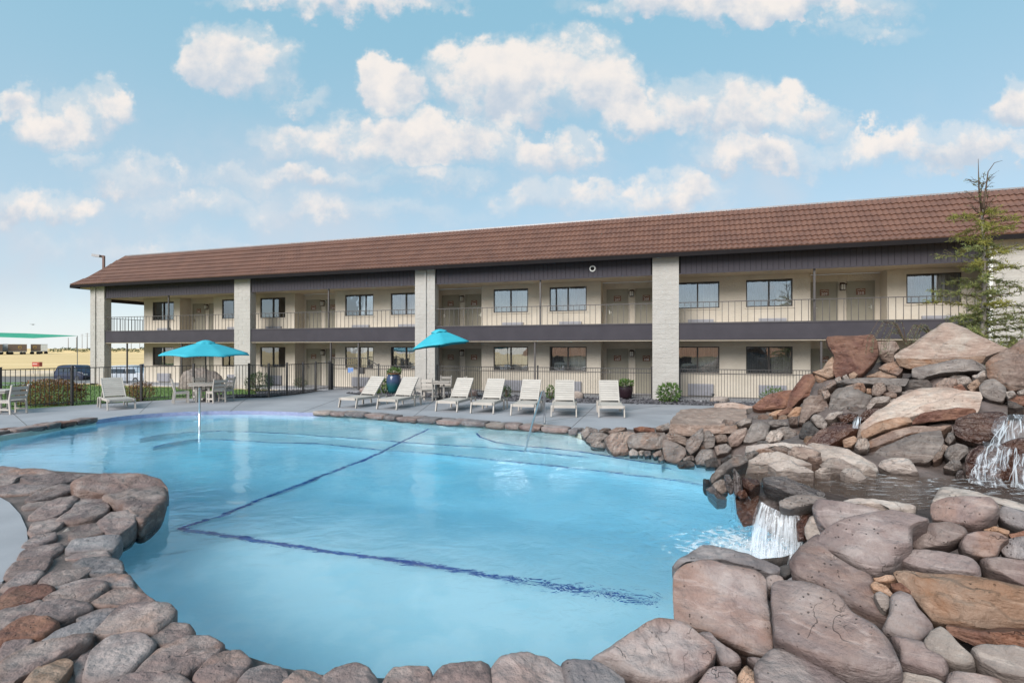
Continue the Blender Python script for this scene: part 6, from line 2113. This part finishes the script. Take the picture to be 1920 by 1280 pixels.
# ---------------- the cedar behind the pile
def cedar():
    rr = random.Random(77)
    base = Wd(1838, 655, 11.2); base.z = .6
    root = empty('conifer_tree', base, 0, 'slender sparse cedar with top coloured golden as if sunlit and bare leader behind the rock pile', 'tree')
    z0 = base.z
    H = EYE + (653 - 297) / F * base.y - z0
    bend = lambda h: Vector((.05 * sin(h * .9) + .015 * h, .03 * sin(h * 1.3), h))
    TB = H * .80
    mb = MB(); mb.smooth = True
    hs = [TB * i / 14 for i in range(15)]
    mb.tube([bend(h) for h in hs], [.07 - .048 * h / TB for h in hs], 9)
    mb.build('trunk', M['bark'], root)
    mb = MB(); mb.smooth = True
    mb.tube([bend(TB - .1), bend(TB + .5) + Vector((-.05, 0, 0)), bend(H) + Vector((-.06, 0, 0))], [.025, .015, .004], 5)
    mb.tube([bend(TB - .1), bend(TB + .45) + Vector((.10, 0, 0)), bend(TB + .85) + Vector((.16, 0, 0)), bend(TB + 1.05) + Vector((.30, 0, 0)), bend(TB + 1.1) + Vector((.48, 0, 0))], [.024, .016, .01, .007, .003], 5)
    bare = mb
    nd = {'g': MB(), 'y': MB()}
    br = MB()

    def spray(p, d, L, key, dens, nl=.075):
        """a twig with needles standing off all round"""
        k = max(3, int(L / .018 * dens))
        q = d.orthogonal().normalized(); r_ = d.cross(q)
        for i in range(k):
            c = p + d * (L * (i + rr.random()) / k)
            a = rr.uniform(0, 2 * pi)
            v = (d * .55 + q * cos(a) + r_ * sin(a)).normalized() * nl * rr.uniform(.6, 1.25)
            w = d.cross(v).normalized() * .010
            nd[key].poly([c - w, c + w, c + v])

    nb = 98
    for i in range(nb):
        h = .12 + (TB - .1) * (i / nb) ** 1.2
        f = h / TB
        a = i * 2.4 + rr.uniform(-.4, .4)
        L = (1.30 - .62 * f) * rr.uniform(.40, 1.2)
        if .60 < f < .75: L *= .8
        if .45 < f < .6: L *= 1.15
        dz = .30 - .12 * f + rr.uniform(-.2, .2)
        d0 = Vector((cos(a), sin(a) * .9, dz)).normalized()
        p0 = bend(h)
        P = [p0]
        for s_ in range(1, 6):
            t = s_ / 5
            P.append(p0 + d0 * L * t + Vector((rr.uniform(-.03, .03), rr.uniform(-.03, .03), -.20 * L * t * t)))
        br.tube(P, [.014, .011, .009, .007, .005, .003], 4, False)
        key = 'y' if f > .86 or (f > .68 and rr.random() < .5) or rr.random() < .14 else 'g'  # top branches take the painted sunlit needles, a few lower ones at random
        dens = .95 if f < .5 else .75
        for s_ in range(1, 6):
            n_t = 7 if f < .55 else 5
            for _ in range(n_t):
                c = P[s_ - 1] + (P[s_] - P[s_ - 1]) * rr.random()
                dd = (d0 + Vector((rr.uniform(-.9, .9), rr.uniform(-.9, .9), rr.uniform(-.75, .3)))).normalized()
                LL = rr.uniform(.10, .30) * (1.1 - .35 * f)
                br.tube([c, c + dd * LL], [.004, .002], 3, False)
                spray(c, dd, LL, key, dens)
            spray(P[s_ - 1], (P[s_] - P[s_ - 1]).normalized(), (P[s_] - P[s_ - 1]).length, key, .6)
    # nearly bare crown above the dense part
    for i in range(26):
        h = TB - .25 + rr.uniform(0, .95); a = rr.uniform(0, 2 * pi); L = rr.uniform(.2, .75) * (1.25 - (h - TB + .25))
        p0 = bend(h) + Vector((-.05 if i % 2 else .12, 0, 0)) * max(0, h - TB)
        d0 = Vector((cos(a), sin(a) * .7, rr.uniform(.0, .5))).normalized()
        P = [p0, p0 + d0 * L * .5, p0 + d0 * L + Vector((0, 0, .08))]
        bare.tube(P, [.008, .006, .003], 4, False)
        for _ in range(5):
            c = P[0] + (P[2] - P[0]) * rr.uniform(.3, 1); dd = (d0 + Vector((rr.uniform(-.8, .8), rr.uniform(-.8, .8), rr.uniform(-.4, .8)))).normalized()
            bare.tube([c, c + dd * rr.uniform(.05, .16)], [.004, .002], 3, False)
            if rr.random() < .45: spray(c, dd, .1, 'g', .5, .035)
    br.build('limbs', M['twig'], root)
    bare.build('leader', M['twig'], root)
    o = nd['g'].build('crown', M['needle'], root)
    o = nd['y'].build('sunlit_crown', M['needlesunlit'], root)
    return root


cedar()
# two weeping twigs of a low plant on the pile
def weeping(px, py, z, scale, seed, lab):
    rr = random.Random(seed)
    base = Wd(px, py, z)
    root = empty('weeping_plant', base, 0, lab, 'plant')
    st, nd = MB(), MB()
    for k in range(9):
        a = rr.uniform(2.0, 4.2); L = rr.uniform(.35, .8) * scale
        P = [Vector((0, 0, 0)), Vector((cos(a) * L * .35, sin(a) * .1, L * .55)), Vector((cos(a) * L * .75, sin(a) * .15, L * .62)), Vector((cos(a) * L * 1.05, sin(a) * .18, L * .15)), Vector((cos(a) * L * 1.12, sin(a) * .18, -L * .25))]
        st.tube(P, [.008, .006, .005, .004, .002], 4, False)
        for i in range(4):
            for j in range(16):
                c = P[i] + (P[i + 1] - P[i]) * rr.random()
                v = Vector((rr.uniform(-1, 1), rr.uniform(-1, 1), rr.uniform(-1, .5))).normalized() * .035
                nd.poly([c + Vector((.007, 0, 0)), c - Vector((.007, 0, 0)), c + v])
    st.build('stem', M['twig'], root); nd.build('foliage', M['needlegrey'], root)


weeping(1700, 645, 9.9, 1.0, 5, 'grey green weeping plant arching over the gap left of the pale peaked slab')
weeping(1745, 633, 9.9, .6, 6, 'small weeping sprig close against the pale peaked slab')

# ================================================================== FAR THINGS ON THE LEFT
def gpt(px, y): x = (px - 960) / F * y; return Vector((x, y, ground_h(x, y)))


M['carpaint'] = pm('dark_blue_car_paint', (0.018, 0.022, 0.05), None, 2, 0.18, spec=0.7)
M['silver'] = pm('silver_car_paint', (0.45, 0.48, 0.53), None, 2, 0.25, spec=0.7)
M['carglass'] = pm('car_glass', (0.03, 0.035, 0.045), None, 2, 0.06, spec=0.8)
M['rubber'] = pm('tyre_rubber', (0.02, 0.02, 0.02), None, 4, 0.85)
M['alloy'] = pm('alloy_wheel', (0.5, 0.5, 0.52), None, 4, 0.3, metal=.8)
M['lampred'] = pm('tail_lamp', (0.25, 0.02, 0.015), None, 4, 0.25)


def car(p, rz, paint, lab, prof, L):
    root = empty('parked_car', p, rz, lab, 'car')
    mb = MB(); Wc = .86
    for i in range(len(prof) - 1):
        pass
    # body lofted across the width, shoulders tucked in towards the roof
    n = len(prof)
    secs = [(-Wc + .0, .93), (-Wc + .06, 1.0), (0, 1.015), (Wc - .06, 1.0), (Wc, .93)]
    for (y, sc) in secs:
        for (x, z) in prof:
            tuck = max(0, z - .95) * .22
            yy = y - (tuck if y > 0 else -tuck if y < 0 else 0)
            mb.v.append((x * (1 if sc > .95 else .985), yy, .30 + (z - .30) * (sc if z > .9 else 1)))
    mb.smooth = True
    for j in range(len(secs) - 1):
        for i in range(n):
            a = j * n + i; b_ = j * n + (i + 1) % n
            mb.face((a, a + n, b_ + n, b_))
    mb.smooth = False
    mb.face(range(n)); mb.face([4 * n + i for i in range(n)][::-1])
    mb.build('body', M[paint], root)
    for y in (-1, 1):
        for i, x in enumerate((-L * .30, L * .31)):
            w = empty_part('wheel', root, (x, y * .76, .33))
            mb = MB(); mb.smooth = True
            rings = [(.20, -.11), (.33, -.10), (.345, 0), (.33, .10), (.20, .11)]
            for (r, d) in rings:
                for k in range(20):
                    a = 2 * pi * k / 20; mb.v.append((r * cos(a), d, r * sin(a)))
            for j in range(4):
                for k in range(20): mb.face((j * 20 + k, (j + 1) * 20 + k, (j + 1) * 20 + (k + 1) % 20, j * 20 + (k + 1) % 20))
            mb.build('tyre', M['rubber'], w)
            mb = MB()
            yy = .105 * y
            for k in range(6):
                a = 2 * pi * k / 6; mb.beam((0, yy, 0), (.21 * cos(a), yy, .21 * sin(a)), .03, .05, (0, 1, 0))
            for k in range(20):
                a, b_ = 2 * pi * k / 20, 2 * pi * (k + 1) / 20
                mb.poly([(.18 * cos(a), yy, .18 * sin(a)), (.22 * cos(a), yy, .22 * sin(a)), (.22 * cos(b_), yy, .22 * sin(b_)), (.18 * cos(b_), yy, .18 * sin(b_))])
            mb.build('rim', M['alloy'], w)
    # side windows and screens
    for y in (-1, 1):
        for x0, x1 in ((-L * .30, -L * .06), (-L * .04, L * .16), (L * .18, L * .36)):
            mb = MB(); yb, yt = y * (Wc + .003), y * (Wc - .105)
            mb.poly([(x0, yb - y * .012, 1.02), (x1, yb - y * .012, 1.02), (x1 * .98, yt, 1.42), (x0 * .9, yt, 1.42)]); mb.build('window', M['carglass'], root)
    for x, lamp in ((-L / 2 - .004, 'white'), (L / 2 + .004, 'lampred')):
        for y in (-.62, .62):
            mb = MB(); mb.box(x - .01, x + .01, y - .16, y + .16, .72, .86); mb.build('headlight' if lamp == 'white' else 'tail_light', M[lamp], root)
    mb = MB(); mb.box(-L / 2 - .012, -L / 2 + .05, -.78, .78, .32, .48); mb.build('bumper', M['rubber'], root)
    return root


def empty_part(name, parent, loc):
    o = bpy.data.objects.new(name, None); COL.objects.link(o); o.parent = parent; o.location = loc; o.empty_display_size = .1
    return o


box_car = [(-2.02, .30), (-2.05, .62), (-1.98, .98), (-1.05, 1.08), (-.72, 1.56), (-.4, 1.66), (1.2, 1.66), (1.78, 1.56), (2.0, 1.05), (2.05, .62), (2.02, .30)]
suv = [(-2.35, .32), (-2.4, .7), (-2.3, 1.02), (-1.1, 1.15), (-.45, 1.66), (0, 1.74), (1.5, 1.7), (2.1, 1.25), (2.35, 1.1), (2.4, .7), (2.35, .32)]
car(gpt(146, 50.5) + Vector((0, 0, .04)), radians(163), 'carpaint', 'boxy dark blue car parked beyond the lawn left of the end column', box_car, 4.1)
car(gpt(246, 47.5) + Vector((0, 0, .04)), radians(168), 'silver', 'silver car seen between the end column and the motel wall', suv, 4.8)
car(gpt(296, 52.5) + Vector((0, 0, .04)), radians(168), 'carpaint', 'dark car mostly hidden behind the silver one', suv, 4.8)

M['trailerbrown'] = pm('brown_trailer_paint', (0.16, 0.115, 0.09), None, 2, 0.6)
M['trailerwhite'] = pm('white_trailer_paint', (0.74, 0.74, 0.72), None, 2, 0.6)
M['gold'] = pm('gold_emblem', (0.55, 0.33, 0.04), None, 2, 0.5)


def trailer(px, y, w, mat, lab, emblem, rz=0.0, L=9):
    root = empty('box_trailer', gpt(px, y), atan((960 - px) / F), lab, 'trailer')
    mb = MB(); mb.box(-w / 2, w / 2, 0, L, 1.15, 4.0); mb.build('box_body', M[mat], root)
    mb = MB(); mb.box(-w / 2 - .03, w / 2 + .03, -.03, -.001, 3.9, 4.05); mb.box(-w / 2 - .03, w / 2 + .03, -.03, -.001, 1.05, 1.2); mb.build('trim', M['trailerwhite' if mat == 'trailerbrown' else 'gmetal'], root)
    for x in (-w * .42, -w * .30, w * .2, w * .36):
        mb = MB(); mb.smooth = True
        for k in range(14):
            a = 2 * pi * k / 14
            mb.v += [(x + .5 * cos(a), .1, .5 + .5 * sin(a)), (x + .5 * cos(a), .5, .5 + .5 * sin(a))]
        for k in range(14): mb.face((2 * k, 2 * ((k + 1) % 14), 2 * ((k + 1) % 14) + 1, 2 * k + 1))
        mb.face([2 * k for k in range(14)][::-1])
        mb.build('wheel', M['rubber'], root)
    mb = MB(); mb.box(-w / 2, w / 2, .2, .4, .95, 1.15); mb.build('chassis', M['rubber'], root)
    if emblem:
        # shield: gold above, brown below a curved line
        e0 = w * emblem
        pts = [(-.42, .42), (.42, .42), (.42, -.1), (.3, -.38), (0, -.58), (-.3, -.38), (-.42, -.1)]
        mb = MB(); mb.poly([(e0 + x * 1.15, -.012, 2.7 + z * 1.15) for x, z in pts]); mb.cur = 1
        mb.poly([(e0 + x * 1.15, -.02, 2.7 + z * 1.15) for x, z in [(-.34, .1), (-.1, .22), (.34, .26), (.34, -.1), (.24, -.32), (0, -.48), (-.24, -.32), (-.34, -.1)]])
        mb.build('emblem', [M['gold'], M['trailerbrown']], root)
    return root


trailer(33, 195, 5.2, 'trailerbrown', 'brown box trailer with a gold shield, the widest of the three in the field', .12)
trailer(67, 200, 2.9, 'trailerbrown', 'narrow brown box trailer with a gold shield, rightmost in the field', -.1)
trailer(10, 198, 3.2, 'trailerwhite', 'white box trailer standing at the left edge of the field', 0)
trailer(-6, 190, 3.0, 'trailerbrown', 'brown box trailer cut by the left edge of the photo', 0)
M['bandst'] = pm('pale_far_shed', (0.70, 0.66, 0.6), None, 2, 0.7)
trailer(82, 214, 2.4, 'trailerwhite', 'pale box trailer right of the brown ones, farther back', 0)
# dark scrub on the far bank
for k, px in enumerate(range(97, 300, 7)):
    rr = random.Random(100 + k)
    y = 236 + rr.uniform(-3, 3)
    p = gpt(px + rr.uniform(-1, 1), y)
    root = empty('scrub_bush', p, 0, 'dark low scrub bush in the line along the far bank', 'bush', 'scrub bushes on the far bank')
    mb = MB(); leaf_cloud(mb, (0, 0, .55), (rr.uniform(.6, 1.1), .7, rr.uniform(.45, .7)), 70, .6, rr, shell=.3); mb.build('foliage', M['leafdark'], root)
# utility poles
M['wood'] = pm('weathered_pole_wood', (0.24, 0.21, 0.19), None, 6, 0.9)
for k, (px, topy, y, arm) in enumerate([(128, 633, 330, 0), (143.5, 632, 300, 0), (154, 626, 420, 1), (163.5, 624, 300, 1), (246, 630, 330, 1), (262, 634, 400, 0)]):
    p = gpt(px, y); H_ = EYE - (topy - HY) / F * y - p.z
    root = empty('utility_pole', p, 0, ['bare utility pole, leftmost of the thin poles on the horizon', 'bare utility pole, second from the left on the horizon', 'faint utility pole with a crossarm just left of the tallest one', 'tall utility pole with crossarms next to the end column', 'utility pole with a crossarm seen through the open ground floor', 'bare utility pole seen beside the first ground floor window'][k], 'utility pole')
    mb = MB(); mb.tube([(0, 0, 0), (0, 0, H_)], [.19, .13], 6); mb.build('pole', M['wood'], root)
    if arm:
        for dz in (.5, 1.8):
            mb = MB(); mb.box(-1.3, 1.3, -.08, .08, H_ - dz - .12, H_ - dz); mb.build('crossarm', M['wood'], root)
# red notice in the field
M['redsign'] = pm('red_sign_paint', (0.42, 0.07, 0.045), None, 3, 0.6)
p = gpt(66, 66); rs = empty('field_sign', p, radians(-6), 'small red sign board on posts in the dry field', 'sign')
z1 = EYE - (678.5 - HY) / F * 66 - p.z; z0 = EYE - (687 - HY) / F * 66 - p.z
mb = MB(); mb.box(-.42, .42, -.03, .03, z0, z1); mb.cur = 1; mb.box(-.33, .33, -.034, -.0305, z0 + .32, z0 + .38); mb.build('board', [M['redsign'], M['trailerwhite']], rs)
mb = MB(); mb.box(.43, .58, .0, .4, z0, z1); mb.build('side_panel', M['redsign'], rs)
for x in (-.35, .35):
    mb = MB(); mb.box(x - .03, x + .03, .031, .07, 0, z1 - .05); mb.build('post', M['wood'], rs)
# green shade sail
M['sail'] = pm('green_shade_cloth', (0.015, 0.30, 0.17), (0.012, 0.26, 0.15), 2, 0.8)
def sp_(px, py, z): return Wd(px, py, z)
A = [sp_(-40, 623, 60), sp_(48, 625, 66), sp_(145, 629.5, 60), sp_(62, 634, 50), sp_(-40, 630.5, 52)]
org = Vector((A[3].x, A[3].y, ground_h(A[3].x, A[3].y)))
sl = empty('shade_sail', org, 0, 'green shade sail stretched over posts at the far left', 'shade sail')
mb = MB()
mb.poly([p - org for p in (A[1], A[2], A[3])]); mb.poly([p - org for p in (A[0], A[1], A[3], A[4])])
so = mb.build('canopy', M['sail'], sl).modifiers.new('cloth', 'SOLIDIFY'); so.thickness = .02
for p in (A[2], A[0], A[4]):
    q = Vector((p.x, p.y, ground_h(p.x, p.y)))
    mb = MB(); mb.tube([q - org, p - org], .035, 6); mb.build('post', M['gmetal'], sl)
# parking lot lamp behind the roof
y = 46; p = gpt(194.5, y); H_ = EYE - (478.5 - HY) / F * y - p.z
lp = empty('street_lamp', p, 0, 'tall car park lamp rising behind the left end of the roof', 'street lamp')
M['lamppole'] = pm('brown_lamp_pole', (0.14, 0.07, 0.055), None, 3, 0.6)
mb = MB(); mb.box(-.08, .08, -.08, .08, 0, H_ - .05); mb.build('pole', M['lamppole'], lp)
mb = MB(); mb.box(-.25, .0, -.06, .06, H_ - .12, H_ - .02); mb.build('arm', M['lamppole'], lp)
mb = MB(); mb.beam((-.25, 0, H_ - .1), (-.95, 0, H_ + .0), .42, .22); mb.build('lamp_head', M['gmetal'], lp)
# a bird over the field
bp_ = Wd(62, 608.5, 55)
bd = empty('bird', bp_, 0, 'small dark bird flying above the green shade sail', 'bird')
mb = MB(); mb.smooth = True
mb.tube([(-.16, 0, 0), (-.08, 0, .015), (.03, 0, .01), (.12, 0, .02), (.17, 0, .015)], [.008, .035, .045, .028, .006], 7)
mb.poly([(-.06, 0, .03), (.05, 0, .03), (.02, .34, .06), (-.05, .36, .05)]); mb.poly([(-.06, 0, .03), (.05, 0, .03), (.02, -.34, .06), (-.05, -.36, .05)])
mb.build('body', M['twig'], bd)

# ---------------- the lodge across the court, seen only mirrored in the windows
M['lodgeroof'] = pm('orange_lodge_roof', (0.62, 0.26, 0.12), (0.52, 0.21, 0.10), 2, 0.8)
lo = empty('lodge', (4, -17, -.1), -PHI, 'long low lodge with an orange roof across the court behind the viewer', 'building')
mb = MB(); mb.box(-26, 22, -9, 0, 0, 1.25); mb.build('wall', M['trailerwhite'], lo)
mb = MB(); mb.poly([(-27, .8, 1.25), (22.5, .8, 1.25), (22.5, -4.5, 3.9), (-27, -4.5, 3.9)][::-1]); mb.poly([(-27, -10, 1.25), (22.5, -10, 1.25), (22.5, -4.5, 3.9), (-27, -4.5, 3.9)]); mb.build('roof', M['lodgeroof'], lo)
for x in range(-24, 21, 5):
    mb = MB(); mb.box(x, x + 2.2, .001, .03, .35, 1.1); mb.build('window', M['carglass'], lo)
